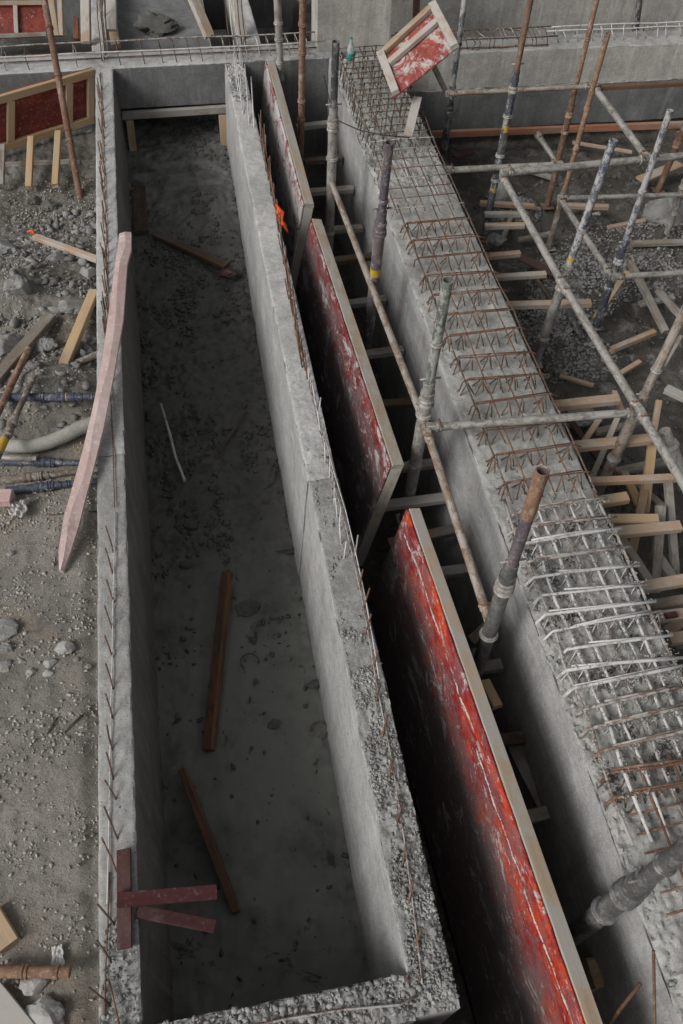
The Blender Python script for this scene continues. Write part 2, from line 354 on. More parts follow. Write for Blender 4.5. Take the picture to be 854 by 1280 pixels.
def tube_me(name, pts, rad, seg=16, hollow=True, wall=.18):
    """tube along local points; rad number or list. open ends with visible wall thickness"""
    n = len(pts); rad = [rad]*n if isinstance(rad, (int, float)) else rad
    pts = [Vector(p) for p in pts]; rings = []
    prevn = None; vs = []; fs = []
    fr = []
    for i, p in enumerate(pts):
        d = (pts[min(i+1, n-1)]-pts[max(i-1, 0)]).normalized()
        if prevn is None:
            u = Vector((0, 0, 1)) if abs(d.z) < .9 else Vector((0, 1, 0))
            nn = d.cross(u).normalized()
        else: nn = (prevn-d*prevn.dot(d)).normalized()
        prevn = nn; fr.append((p, nn, d.cross(nn), d))
    def ring(i, r, sh=0.):
        p, a, b, d = fr[i]; s = len(vs)
        for k in range(seg):
            t = 2*math.pi*k/seg; vs.append(tuple(p+d*sh+(a*math.cos(t)+b*math.sin(t))*r))
        return s
    def bridge(s0, s1):
        for k in range(seg):
            j = (k+1) % seg; fs.append((s0+k, s0+j, s1+j, s1+k))
    R = [ring(i, rad[i]) for i in range(n)]
    for i in range(n-1): bridge(R[i], R[i+1])
    if hollow:
        for e, sgn in ((0, 1), (n-1, -1)):
            ri = ring(e, rad[e]*(1-wall)); rd = ring(e, rad[e]*(1-wall), sgn*rad[e]*2.5)
            if e == 0: bridge(ri, R[0]); bridge(rd, ri); fs.append(tuple(rd+k for k in range(seg)))
            else: bridge(R[-1], ri); bridge(ri, rd); fs.append(tuple(rd+seg-1-k for k in range(seg)))
    else:
        fs.append(tuple(R[0]+seg-1-k for k in range(seg))); fs.append(tuple(R[-1]+k for k in range(seg)))
    me = bpy.data.meshes.new(name); me.from_pydata(vs, [], fs); me.update()
    sm = np.ones(len(me.polygons), dtype=bool)
    for i, f in enumerate(me.polygons):
        if len(f.vertices) > 4: sm[i] = False
    me.polygons.foreach_set('use_smooth', sm)
    if seg > 8: me.set_sharp_from_angle(angle=R_(38))
    return me
def rod(name, pts, r, mat, parent=None, seg=6, label=None, cat=None, group=None, hollow=False):
    """pts in world space; object sits at the first point with local X along the first-to-last direction"""
    pts = [Vector(p) for p in pts]; m4 = frame(pts[0], pts[-1]); inv = m4.inverted()
    me = tube_me(name, [inv @ p for p in pts], r, seg, hollow)
    o = place(name, me, mat, parent, m4)
    if label: tag(o, label, cat, group)
    return o
def merged_rods(name, lines, mat, parent=None, seg=6):
    """several bars that are ONE welded or tied piece"""
    V, F = [], []
    for pts, r in lines:
        me = tube_me('tmp', pts, r, seg, False); o = len(V)
        V += [tuple(v.co) for v in me.vertices]; F += [tuple(i+o for i in f.vertices) for f in me.polygons]
        bpy.data.meshes.remove(me)
    off = base_of(parent)
    me = bpy.data.meshes.new(name); me.from_pydata([tuple(Vector(v)-off) for v in V], [], F); me.update()
    me.polygons.foreach_set('use_smooth', np.ones(len(me.polygons), dtype=bool))
    me.materials.append(MATS[mat]); return link(bpy.data.objects.new(name, me), parent)
def lerp(a, b, t): return Vector(a)+(Vector(b)-Vector(a))*t
def collar(parent, p, d, r, mat, kind='collar', h=.05, flare=1.5):
    d = d.normalized(); a = p-d*h/2; b = p+d*h/2
    pts = [a, a+d*h*.12, a+d*h*.3, p, b-d*h*.3, b-d*h*.12, b]; rr = [r*1.02, r*flare, r*flare, r*(flare-.2), r*(flare-.06), r*(flare-.1), r*1.02]
    m4 = frame(a, b); inv = m4.inverted()
    me = tube_me(kind, [inv @ q for q in pts], rr, 18, False)
    o = place(kind, me, mat, parent, m4); return o
def prop(label, bot, top, r, mats, split=.6, collars=(), plate=True, name='steel_prop', cat='prop', group=None, ratio=.74, pin=True, yellow=()):
    """adjustable prop: wide outer tube below, narrow inner tube above, collars, foot plate"""
    bot = Vector(bot); top = Vector(top); d = (top-bot).normalized(); ln = (top-bot).length
    t = thing(name, label, cat, bot, group)
    s = lerp(bot, top, split)
    nseg = lambda a, b, k: [lerp(a, b, i/k) for i in range(k+1)]
    if split > 0: rod('outer_tube', nseg(bot, s, 3), r, mats[0], t, 20, hollow=True); rod('tube_lip', [s-d*.03, s-d*.002], [r*1.10, r*1.10], mats[0], t, 20, hollow=True)
    if split < 1: rod('inner_tube', nseg(s-d*.15 if split > 0 else bot, top, 3), r*ratio if split > 0 else r, mats[1], t, 18, hollow=True)
    if 0 < split < 1: collar(t, s-d*.10, d, r, mats[2], 'adjusting_nut', .07, 1.28)
    for c in collars:
        k, hh = (c if isinstance(c, tuple) else (c, .034))
        collar(t, lerp(bot, top, k), d, r if k <= split else r*ratio, mats[2], 'collar', hh, 1.30)
    for k0, k1 in yellow:
        rr = (r if k0 <= split else (r*ratio if split > 0 else r))*1.02
        rod('yellow_band', [lerp(bot, top, k0), lerp(bot, top, k1)], rr, 'yellow', t, 18)
    if plate:
        timber('base_plate', bot+Vector((-.07, 0, .004)), bot+Vector((.07, 0, .004)), .14, .008, mats[0], parent=t)
    if pin and 0 < split < 1:
        q = lerp(bot, top, min(.97, split+.05)); sd_ = d.cross(Vector((0, 1, 0))).normalized()
        rod('locking_pin', [q-sd_*r*1.6, q+sd_*r*1.6], r*.16, mats[2], t, 6)
    return t
def ledger(label, a, b, r, mat, name='scaffold_tube', group='horizontal scaffold tubes', blade=True, cat='scaffold tube'):
    a = Vector(a); b = Vector(b)
    t = thing(name, label, cat, a, group)
    rod('tube', [lerp(a, b, i/4) for i in range(5)], r, mat, t, 16, hollow=True)
    if blade:
        d = (b-a).normalized()
        for e, s in ((a, 1), (b, -1)):
            o = timber('ledger_blade', e-d*s*.02, e+d*s*.045, r*1.5, r*2.3, mat, parent=t)
            collar(t, e+d*s*.075, d, r, mat, 'coupler', .05, 1.28)
            sd_ = d.cross(Vector((0, 0, 1))).normalized(); q = e+d*s*.075+Vector((0, 0, r*1.35))
            rod('coupler_bolt', [q-sd_*r*1.3, q+sd_*r*1.3], r*.25, 'rust_b', t, 6)
    return t

# ------- noise helpers
def fbm(x, y, z=0., o=5, H=.6): return noise.fractal(Vector((x, y, z)), H, 2.0, o)
def axis(fine, coarse):
    return np.array(sorted(set([round(v, 4) for v in list(fine)+list(coarse)])))
def heightfield(name, xs, ys, fn, mat, label, smooth=True, mats=None, kind='structure', cat='ground'):
    nx, ny = len(xs), len(ys)
    V = np.zeros((nx*ny, 3), dtype=np.float32); k = 0
    for y in ys:
        for x in xs:
            V[k] = (x, y, fn(float(x), float(y))); k += 1
    i = np.arange(nx-1)[None, :]; j = np.arange(ny-1)[:, None]; b = j*nx+i
    F = np.stack([b, b+1, b+nx+1, b+nx], -1).reshape(-1, 4)
    o = mesh_np(name, V, F, mat, None, smooth)
    return tag(o, label, cat, None, kind)
def wall_sweep(name, a, b, wl, wr, ztop, zbot, mats, rough=lambda t, s: .004, side=.003, step=.015, parent=None, battl=0., battr=0., knock=.012, topfn=None, ustep=.0125):
    """cast concrete member running a->b (plan points), wl to its left and wr to its right, uneven top and arrises"""
    a = Vector((a[0], a[1], 0)); b = Vector((b[0], b[1], 0)); d = (b-a); ln = d.length; d /= ln; nrm = Vector((d.y, -d.x, 0))
    zs = [0, .008, .02, .04, .07, .11, .17, .25, .35, .5, .7, .95]; H = ztop-zbot; zs = [q for q in zs if q < H-.02]+[H]
    nu = max(3, int((wl+wr)/ustep)); us = [-wl+(wl+wr)*i/nu for i in range(nu+1)]
    sec = [(-wl, q, 0) for q in zs[::-1][:-1]] + [(u, 0, 1) for u in us] + [(wr, q, 2) for q in zs[1:]]
    nl = max(2, int(ln/step)); V = []; ns = len(sec); sd0 = random.random()*90
    for i in range(nl+1):
        x = ln*i/nl
        for (u, q, s) in sec:
            p = a+d*x
            uu = u; z = ztop-q
            if s == 0: uu = u-battl*q
            if s == 2: uu = u+battr*q
            wx = p+nrm*uu
            if s == 1:
                rg = rough(x/ln, (u+wl)/(wl+wr))
                z += rg*(fbm(wx.x*9, wx.y*9, sd0, 6, .22 if rg > .014 else .5)+(.35*noise.noise(Vector((wx.x*61, wx.y*61, sd0))) if rg > .014 else 0))
                if topfn: z += topfn(wx.x, wx.y)
                e = min(u+wl, wr-u)
                if e < .001:
                    kk = max(0, noise.noise(Vector((wx.x*7, wx.y*7, sd0+9))))*knock
                    z -= kk+.004; uu -= math.copysign(kk*.8+.003, u)
                elif e < .03: z -= .4*max(0, noise.noise(Vector((wx.x*7, wx.y*7, sd0+9))))*knock
            else:
                uu += side*(fbm(wx.x*4+u*5, wx.y*4, z*4+sd0, 4, .7))
            wx = p+nrm*uu
            V.append((wx.x, wx.y, z))
    F = []
    fm = []
    for i in range(nl):
        for j in range(ns-1):
            F.append((i*ns+j, i*ns+j+1, (i+1)*ns+j+1, (i+1)*ns+j)); s0, s1 = sec[j][2], sec[j+1][2]
            fm.append(1 if (s0 == 1 and s1 == 1) else (0 if s0 == 0 else 2))
    F.append(tuple(range(ns-1, -1, -1))); F.append(tuple(nl*ns+j for j in range(ns))); fm += [0, 0]
    me = bpy.data.meshes.new(name); me.from_pydata(V, [], F)
    for m in mats: me.materials.append(MATS[m])
    me.polygons.foreach_set('material_index', fm)
    me.polygons.foreach_set('use_smooth', [True]*(len(F)-2)+[False]*2); me.update()
    me.shade_flat() if False else None
    o = link(bpy.data.objects.new(name, me), parent)
    try: me.set_sharp_from_angle(angle=R_(50))
    except Exception: pass
    return o
# rocks
_t = (1+5**.5)/2
ICO = np.array([(-1, _t, 0), (1, _t, 0), (-1, -_t, 0), (1, -_t, 0), (0, -1, _t), (0, 1, _t), (0, -1, -_t), (0, 1, -_t), (_t, 0, -1), (_t, 0, 1), (-_t, 0, -1), (-_t, 0, 1)])/np.sqrt(1+_t*_t)
ICF = np.array([(0, 11, 5), (0, 5, 1), (0, 1, 7), (0, 7, 10), (0, 10, 11), (1, 5, 9), (5, 11, 4), (11, 10, 2), (10, 7, 6), (7, 1, 8), (3, 9, 4), (3, 4, 2), (3, 2, 6), (3, 6, 8), (3, 8, 9), (4, 9, 5), (2, 4, 11), (6, 2, 10), (8, 6, 7), (9, 8, 1)])
def scatter(name, pts, sizes, mat, label, parent=None):
    n = len(pts); pts = np.asarray(pts); sizes = np.asarray(sizes)
    V = np.repeat(ICO[None], n, 0)*(1+RNG.uniform(-.5, .42, (n, 12, 1)))
    V = V*RNG.uniform(.4, 1.3, (n, 1, 3)); V[:, :, 2] *= .75
    th = RNG.uniform(0, 6.28, n); c, s = np.cos(th), np.sin(th)
    x = V[:, :, 0]*c[:, None]-V[:, :, 1]*s[:, None]; y = V[:, :, 0]*s[:, None]+V[:, :, 1]*c[:, None]
    V = np.stack([x, y, V[:, :, 2]], -1)*sizes[:, None, None]+pts[:, None, :]
    F = (ICF[None]+(np.arange(n)*12)[:, None, None]).reshape(-1, 3)
    o = mesh_np(name, V.reshape(-1, 3), F, mat, parent)
    return tag(o, label, None if parent is not None else 'gravel', None, 'stuff')
def rock(loc, size, mat, label, group=None, flat=.7, name='concrete_chunk', cat='concrete chunk', seed=None, lump=.35, freq=1.6, sub=4, parent=None, kind=None):
    bm = bmesh.new(); bmesh.ops.create_icosphere(bm, subdivisions=sub, radius=1.0)
    sx, sy, sz = (size if isinstance(size, tuple) else (size, size*.8, size*flat)); sd1 = random.random()*100
    for v in bm.verts:
        p = v.co.copy()
        k = 1+lump*noise.noise(p*freq+Vector((sd1, 0, 0)))+lump*.5*noise.noise(p*freq*2.7+Vector((0, sd1, 0)))+lump*.2*noise.noise(p*freq*8)
        # chisel to angular facets
        for ax in range(6):
            nn = Vector((math.sin(ax*2.4+sd1), math.cos(ax*1.7+sd1*2), math.sin(ax*3.1+sd1*3))).normalized()
            dd = p.dot(nn)*k
            if dd > .72: k *= .72/dd
        v.co = Vector((p.x*sx, p.y*sy, p.z*sz))*k
    me = bpy.data.meshes.new(name); bm.to_mesh(me); bm.free()
    o = bpy.data.objects.new(name, me); me.materials.append(MATS[mat]); o.location = Vector(loc)-base_of(parent)
    link(o, parent)
    if label: tag(o, label, cat, group, kind)
    return o
def fr(a, b, s): return list(np.arange(a, b+s/2, s))

# ================================================================== ground
def sstep(a, b, x):
    t = min(1, max(0, (x-a)/(b-a))); return t*t*(3-2*t)
def bump_at(x, y, cx, cy, rx, ry, h, e=2):
    q = ((x-cx)/rx)**2+((y-cy)/ry)**2
    return h*math.exp(-q*1.2) if q < 6 else 0
MOUNDS_L = [(P(60, 500, -.2), .34, .42, .20), (P(25, 370, -.3), .3, .5, .16), (P(95, 400, -.3), .25, .3, .12), (P(15, 560, -.2), .3, .3, .10)]
def z_left(x, y):
    z = -.05-.06*sstep(2.5, 4.2, y)-.16*sstep(4.6, 6.2, y)-.42*sstep(6.8, 8.3, y)
    for c, rx, ry, h in MOUNDS_L: z += bump_at(x, y, c.x, c.y, rx, ry, h)*sstep(4.45, 4.75, y)
    a = .35+.65*sstep(3.5, 5.5, y)
    z += a*(.030*fbm(x*2.3, y*2.3, 1, 4)+.020*fbm(x*8, y*8, 2, 5, .5)+.006*fbm(x*30, y*30, 3, 3, .4))
    z -= .03*sstep(-1.02, -.93, x)
    return z
xs = axis(fr(-2.6, -.80, .018), [-150, -80, -40, -20, -10, -6, -4.5, -3.6, -3.1]); ys = axis(fr(.2, 10.2, .022), [-60, -20, -8, -3, -1, -.4, -.1, 10.25])
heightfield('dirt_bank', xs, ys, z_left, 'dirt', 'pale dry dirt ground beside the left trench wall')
def z_trench(x, y):
    z = -1.27+.30*sstep(6.6, 9.3, y)
    z += .016*fbm(x*3, y*3, 5, 4)
    a = .15+.85*sstep(3.2, 5.0, y)*max(0, .35+fbm(x*1.3+3, y*1.1, 9, 3)) + .6*sstep(.35, .55, x)
    z += a*.022*fbm(x*13, y*13, 6, 5, .45)
    z += .06*sstep(9.4, 10.4, y)
    return z
xs = axis(fr(-.86, .74, .02), []); ys = axis(fr(.3, 11.2, .024), [])
heightfield('trench_floor', xs, ys, z_trench, 'mud', 'dark wet mud floor inside the long concrete trench')
MOUNDS_R = [(P(815, 300, -1.1), .9, .38, .22), (P(716, 352, -1.1), .42, .5, .22), (P(640, 255, -1.1), .3, .3, .12), (P(790, 345, -1.1), .6, .3, .18), (P(700, 440, -1.15), .5, .35, .12), (P(690, 395, -1.15), .3, .3, .14)]
def z_low(x, y):
    if x < .9 and y < 10.9: return -1.5
    z = -1.22-.55*sstep(2.1, 1.9, x)
    if -8 < x < 12 and y < 18:
        for c, rx, ry, h in MOUNDS_R: z += bump_at(x, y, c.x, c.y, rx, ry, h)
        z += .05*fbm(x*1.7, y*1.7, 7, 4)+.030*fbm(x*7, y*7, 8, 5, .5)+.012*fbm(x*26, y*26, 4, 3, .4)
    return z
xs = axis(fr(1.0, 8.6, .032), [-200, -100, -50, -25, -12, -6, -3, -1, .5, .9, .95, 9.5, 11, 14, 20, 40, 80, 200]); ys = axis(fr(.2, 10.2, .034), [-200, -80, -30, -10, -3, -1, -.3, 10.6, 11, 11.5, 12, 13, 15, 20, 30, 60, 120, 300])
heightfield('ground', xs, ys, z_low, 'low', 'dark damp earth at the bottom of the building site')
# loose gravel (uncountable)
def sc(n, fx, fy, fz, s0, s1, dens=None):
    pts, sz = [], []
    while len(pts) < n:
        x = fx[0]+(fx[1]-fx[0])*random.random(); y = fy[0]+(fy[1]-fy[0])*random.random()
        if dens and random.random() > dens(x, y): continue
        s = s0+(s1-s0)*random.random()**3.2; pts.append((x, y, fz(x, y)+s*.25)); sz.append(s)
    return pts, sz
p_, s_ = sc(24000, (-2.3, -.93), (.25, 9.0), z_left, .0020, .014, lambda x, y: .22+.78*sstep(-.1, .25, fbm(x*2.2, y*2.2, 31, 3)))
scatter('gravel', p_, s_, 'gravel', 'loose grey gravel strewn over the dirt left of the trench')
p_, s_ = sc(1300, (-2.3, -.95), (4.5, 8.4), z_left, .008, .06, lambda x, y: .15+.85*sstep(0, .2, fbm(x*1.8, y*1.8, 35, 3)))
scatter('rubble', p_, s_, 'slump', 'broken dark lumps on the dirt bank behind the steel tubes')
p_, s_ = sc(5200, (-.74, .6), (.6, 10.6), z_trench, .004, .030, lambda x, y: .03+.9*sstep(.0, .3, fbm(x*1.6+2, y*1.2, 41, 3))*sstep(2.6, 4.6, y)+.5*sstep(.38, .55, x)*sstep(3.0, 4.2, y))
scatter('gravel', p_, s_, 'gravel_wet', 'small wet stones scattered on the trench mud')
p_, s_ = sc(20000, (1.05, 8.4), (.3, 10.0), z_low, .004, .028, lambda x, y: (.25+.9*sstep(.0, .25, fbm(x*1.1, y*1.1, 51, 3))) if not 1.85 < x < 2.6 else 0)
scatter('gravel', p_, s_, 'gravel_dark', 'dark gravel and crumbs on the earth right of the beam')
p_ = []; s_ = []
for (c, rx, ry, h) in MOUNDS_R:
    for i in range(2200):
        a = random.random()*6.28; r = random.random()**.5*1.25; x = c.x+rx*r*math.cos(a); y = c.y+ry*r*math.sin(a)
        s = .005+.024*random.random()**3; p_.append((x, y, z_low(x, y)+s*.3)); s_.append(s)
scatter('rubble', p_, s_, 'slump', 'crumbled pale concrete rubble heaps right of the beam')

# ================================================================== concrete members
def rgl(t, s): return .006+.028*sstep(.14, .03, t)
lw = thing('concrete_wall', 'long pale concrete wall on the left side of the trench, thin steel rods along its top', 'wall', (-.81, 0, 0), 'cast concrete walls of the trench')
def wfix(o, parent):    # geometry was built in world space
    o.parent = parent; o.location = -base_of(parent); return o
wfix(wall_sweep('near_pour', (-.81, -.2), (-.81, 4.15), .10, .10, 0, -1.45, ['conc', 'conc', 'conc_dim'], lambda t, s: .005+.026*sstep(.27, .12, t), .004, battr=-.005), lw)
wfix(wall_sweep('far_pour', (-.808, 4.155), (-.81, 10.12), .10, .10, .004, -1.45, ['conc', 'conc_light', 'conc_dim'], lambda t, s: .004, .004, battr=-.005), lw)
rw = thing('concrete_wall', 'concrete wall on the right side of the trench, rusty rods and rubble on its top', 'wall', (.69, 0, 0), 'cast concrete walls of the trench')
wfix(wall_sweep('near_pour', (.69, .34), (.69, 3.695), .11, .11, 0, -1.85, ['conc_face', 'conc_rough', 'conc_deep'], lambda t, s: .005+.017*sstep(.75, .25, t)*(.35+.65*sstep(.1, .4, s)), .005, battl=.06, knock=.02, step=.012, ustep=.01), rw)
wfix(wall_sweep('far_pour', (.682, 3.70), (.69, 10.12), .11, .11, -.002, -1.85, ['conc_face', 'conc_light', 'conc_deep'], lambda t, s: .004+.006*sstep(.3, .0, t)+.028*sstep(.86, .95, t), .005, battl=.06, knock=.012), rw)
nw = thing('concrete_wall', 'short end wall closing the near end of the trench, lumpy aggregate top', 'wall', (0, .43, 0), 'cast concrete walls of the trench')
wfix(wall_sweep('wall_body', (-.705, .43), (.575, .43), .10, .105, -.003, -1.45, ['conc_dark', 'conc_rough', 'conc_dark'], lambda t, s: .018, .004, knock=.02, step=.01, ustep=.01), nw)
o = wall_sweep('concrete_wall', (.45, -5), (.45, .235), .35, .35, 0, -1.85, ['conc_face', 'conc_rough', 'conc_deep'], step=.08, ustep=.05); tag(o, 'unseen wall added below the frame edge, shading the gap beside the near panel', 'wall', 'cast concrete walls of the trench')  # unseen blocker, added to keep light out of the near end of the gap
# joint on the right wall's inner face
timber('joint_strip', (.575, 3.70, -.03), (.512, 3.72, -1.2), .006, .02, 'conc_dark', parent=rw)
# far cross beam, right far beam
cb = thing('concrete_beam', 'pale cross beam at the far end of the trench, rebar cage along its back', 'beam', (0, 10.3, 0), 'far concrete beams')
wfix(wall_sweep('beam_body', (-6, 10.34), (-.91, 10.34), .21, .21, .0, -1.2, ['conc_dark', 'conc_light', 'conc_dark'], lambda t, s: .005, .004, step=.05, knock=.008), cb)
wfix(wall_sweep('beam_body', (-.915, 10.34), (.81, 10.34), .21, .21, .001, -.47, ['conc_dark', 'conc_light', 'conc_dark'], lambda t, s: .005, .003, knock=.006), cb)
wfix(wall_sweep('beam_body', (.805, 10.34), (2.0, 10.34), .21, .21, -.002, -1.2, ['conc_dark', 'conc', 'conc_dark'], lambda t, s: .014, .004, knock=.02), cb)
fb = thing('concrete_beam', 'long grey far beam on the right with chipped top and rebar hooks', 'beam', (4.5, 10.2, 0), 'far concrete beams')
wfix(wall_sweep('beam_body', (2.55, 10.30), (9.5, 10.20), .20, .20, .0, -.44, ['conc_old', 'conc', 'conc_old'], lambda t, s: .010, .005, step=.03, knock=.015), fb)
wfix(wall_sweep('beam_foot', (2.55, 10.285), (9.5, 10.185), .20, .20, -.442, -.97, ['conc', 'conc', 'conc_dark'], lambda t, s: .012, .012, step=.03, knock=.03), fb)
b2 = wall_sweep('concrete_beam', (2.9, 11.75), (10.5, 11.65), .15, .15, .18, -1.2, ['conc_old', 'conc_light', 'conc_old'], lambda t, s: .006, .004, step=.05)
tag(b2, 'farthest grey beam behind the rebar hooks at the upper right', 'beam', 'far concrete beams')
# big plinth beam
pb = thing('concrete_beam', 'wide concrete beam with its rusty rebar mesh exposed on top', 'beam', (2.2, 0, 0))
def beam_top(x, y): return (.012+.030*fbm(x*5, y*5, 60, 3, .8))*sstep(3.25, 2.8, y)*sstep(1.85, 1.98, x)
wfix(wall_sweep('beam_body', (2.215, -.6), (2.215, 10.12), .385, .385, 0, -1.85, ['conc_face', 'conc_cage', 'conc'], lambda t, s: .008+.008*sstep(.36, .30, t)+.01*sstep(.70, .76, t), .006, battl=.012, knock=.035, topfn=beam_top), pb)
# column
co = wall_sweep('concrete_column', (1.72, 10.55), (2.60, 10.55), .22, .24, 1.9, -.2, ['conc_old', 'conc_old', 'conc_old'], side=.004, step=.04)
tag(co, 'square grey concrete column at the far end of the wide beam', 'column')
# far cells beyond the cross beam
def z_cell(x, y): return -.35+.02*fbm(x*2, y*2, 70, 4)+.004*fbm(x*12, y*12, 71, 3)
heightfield('cell_floor', axis(fr(-.75, .50, .05), []), axis(fr(10.5, 14, .05), []), z_cell, 'conc_dark', 'smooth grey cement floor in the cell behind the cross beam')
for nm, x0, w_, lab in (('concrete_wall', -.86, .09, 'narrow wall behind the cross beam between two far cells, in line with the left trench wall'), ('concrete_wall', .98, .09, 'narrow wall behind the cross beam, between the pale timber and the column')):
    o = wall_sweep(nm, (x0, 10.56), (x0-.05, 15), w_, w_, .0, -1.2, ['conc', 'conc_light', 'conc'], lambda t, s: .008, step=.06); tag(o, lab, 'wall', 'far concrete walls')
o = wall_sweep('concrete_wall', (-4, 14.2), (1.9, 14.0), .15, .15, .1, -1.2, ['conc_dark', 'conc', 'conc_dark'], step=.06)
tag(o, 'grey wall closing the far cells at the top of the photo', 'wall', 'far concrete walls')

# rubble embedded on the wall tops (parts)
def top_bits(parent, n, x0, x1, y0, y1, z, s0, s1, mat='rubble', dens=None, lab='loose aggregate stuck on the top'):
    pts, sz = sc(n, (x0, x1), (y0, y1), lambda x, y: z-.3*s0, s0, s1*.85, dens)
    o = scatter('aggregate', pts, sz, mat, lab, parent)
top_bits(rw, 5200, .59, .79, .40, 4.2, .003, .002, .017, dens=lambda x, y: (.15+.85*sstep(3.4, 1.2, y))*sstep(-.15, .2, fbm(x*5, y*3, 80, 3)))
top_bits(rw, 450, .59, .79, 9.2, 10.1, .004, .004, .020)
top_bits(nw, 1900, -.70, .80, .345, .52, .002, .002, .021)
top_bits(lw, 600, -.90, -.72, .2, 1.0, .006, .003, .016)
top_bits(pb, 7000, 1.86, 2.58, .2, 3.6, -.008, .002, .018, dens=lambda x, y: sstep(.05, .3, fbm(x*4, y*4, 81, 3)+.4*sstep(2.1, 1.9, x))*sstep(3.6, 2.9, y)*.9+.1)
top_bits(pb, 2500, 1.86, 2.58, 3.4, 10.0, .0, .003, .012, dens=lambda x, y: .2+sstep(.0, .3, fbm(x*4, y*4, 82, 3)))

top_bits(pb, 5000, 1.9, 2.59, 1.0, 3.1, .004, .002, .015, 'gravel_dark', dens=lambda x, y: sstep(.0, .2, fbm(x*5+9, y*5, 84, 3)))
# ------------------------------------------------------------------ rebar on the walls
def dowels(parent, items, r, mat, z=.1):
    r = r*1.25
    for (bx, by, tx, ty, zz) in items:
        a = P(bx, by, 0); b = P(tx, ty, zz); a.z = -.03
        m = lerp(a, b, .5)+Vector((random.uniform(-.004, .004), random.uniform(-.004, .004), 0))
        rod('rebar', [a, m, b], r, mat if not isinstance(mat, (list, tuple)) else random.choice(mat), parent, 6)
it = []
for by in (695, 722, 757, 790, 826, 866, 903, 942, 980): it.append((143-(by-695)*.006+random.uniform(-1, 1), by, 132+random.uniform(-1.5, 1.5), by-random.uniform(28, 40), .12))
it += [(148, 1005, 131, 975, .10), (149, 1055, 130, 1008, .13), (148, 1097, 127, 1047, .13), (147, 1160, 122, 1130, .11), (143, 1210, 121, 1175, .11), (142, 1262, 111, 1234, .12)]
dowels(lw, it, .0042, ['rebar_dk', 'rebar'])
it = []
for i in range(52):
    by = 112+i*7.4+random.uniform(-3, 3); bx = 127+(by-110)*.026+random.uniform(-2, 3)
    l = 16+by*.035
    it.append((bx, by, bx-2-by*.008+random.uniform(-2, 2), by-l*random.uniform(.8, 1.4), .12))
dowels(lw, it, .0045, ['rebar', 'rebar', 'rebar_dk'])
rod('rebar', [P(126+(143-126)*k/8+random.uniform(-1.0, 1.0), 90+k*68, .015) for k in range(9)], .004, 'rebar', lw)
rod('rebar', [P(144-k*1.3+random.uniform(-.5, .5), 640+k*64, .013) for k in range(8)]+[P(134, 1130, .013)], .0038, 'rebar_cem', lw)
rod('rebar', [P(137, 1090, .013), P(135, 1150, .013), P(132, 1215, .013), P(131, 1270, .013)], .004, 'rebar', lw)
rod('rebar', [P(136, 1225, .02), P(142, 1250, .03), P(150, 1285, .02)], .005, 'rebar', lw)
it = []
for i in range(66):     # far and middle stretch of the right wall
    by = 165+i*4.8+random.uniform(-3, 3); k = (by-150)/330
    bx = 323+(384-323)*k*1.0+random.uniform(-2.5, 2.5)
    l = 22+14*k
    it.append((bx, by, bx-4*k-2+random.uniform(-2.5, 2.5), by-l*random.uniform(.8, 1.3), .15))
dowels(rw, it, .0045, ['rebar', 'rebar', 'rebar_dk'])
it = []
for i in range(14):
    by = 480+i*17; bx = 388+(by-480)*.2
    it.append((bx+random.uniform(-3, 3), by, bx+random.uniform(-6, 8), by-random.uniform(20, 36), .12))
dowels(rw, it, .004, ['rebar_cem', 'rebar_cem', 'rebar_mix'])
it = []
for i, by in enumerate((705, 742, 768, 800, 842, 884, 930, 985, 1035, 1090, 1140, 1190)):
    bx = 440+(by-700)*.158
    it.append((bx, by, bx+random.uniform(6, 13), by-random.uniform(26, 40), .09))
dowels(rw, it, .0045, ['rebar', 'rebar', 'rebar_mix'])
wv = [(386, 478), (400, 540), (413, 590), (428, 640), (440, 690), (452, 745), (462, 800), (470, 850), (480, 900), (490, 950), (498, 1000), (507, 1060), (515, 1120), (522, 1175), (528, 1230)]
rod('rebar', [P(x, y, .02) for x, y in wv], .0045, 'rebar_mix', rw)
rod('rebar', [P(x+4, y-2, .028) for x, y in wv[1:8]], .004, 'rebar_cem', rw)
rod('rebar', [P(522, 1245, .02), P(500, 1256, .025), P(430, 1262, .02), (P(350, 1275, .02)), P(250, 1300, .02)], .006, 'rebar_mix', nw)
for x, y, tx, ty in ((305, 150, 293, 62), (302, 130, 300, 60), (312, 160, 306, 80), (298, 118, 292, 66), (318, 165, 314, 96)):
    rod('rebar', [P(x, y, -.02), lerp(P(x, y, 0), P(tx, ty, .22), .5), P(tx, ty, .22)], .006, 'rebar_cem', rw)
for x in (505, 522): rod('rebar', [P(x, 1232, -.01), P(x+6, 1215, .05)], .005, 'rebar', nw)
# cage on the cross beam (left part) : two long bars and hooped stirrups
def stirrup_row(parent, x0, x1, px_list, mat, y_front, y_back, h, r=.006):
    for px, py in px_list:
        a = PY(px, py, y_front); x = a.x
        pts = [Vector((x+.01, y_front-.02, -.03)), Vector((x, y_front, h*.5)), Vector((x-.012, y_front+.03, h)), Vector((x-.02, y_back, h*1.0)), Vector((x-.01, y_back+.02, h*.4)), Vector((x, y_back+.02, -.03))]
        rod('stirrup', pts, r, random.choice(mat), parent)
cp = [(8, 90), (37, 90), (98, 90), (152, 90), (182, 90), (205, 90), (222, 90), (240, 90), (254, 90), (268, 90), (284, 90), (298, 90), (310, 90)]
stirrup_row(cb, 0, 0, cp, ['rebar_dk', 'rebar_mix', 'rebar_dk'], 10.22, 10.50, .14)
stirrup_row(cb, 0, 0, [(325, 90), (338, 90), (350, 90), (362, 90), (374, 90), (385, 90)], ['rebar_cem', 'rebar_mix'], 10.26, 10.5, .14)
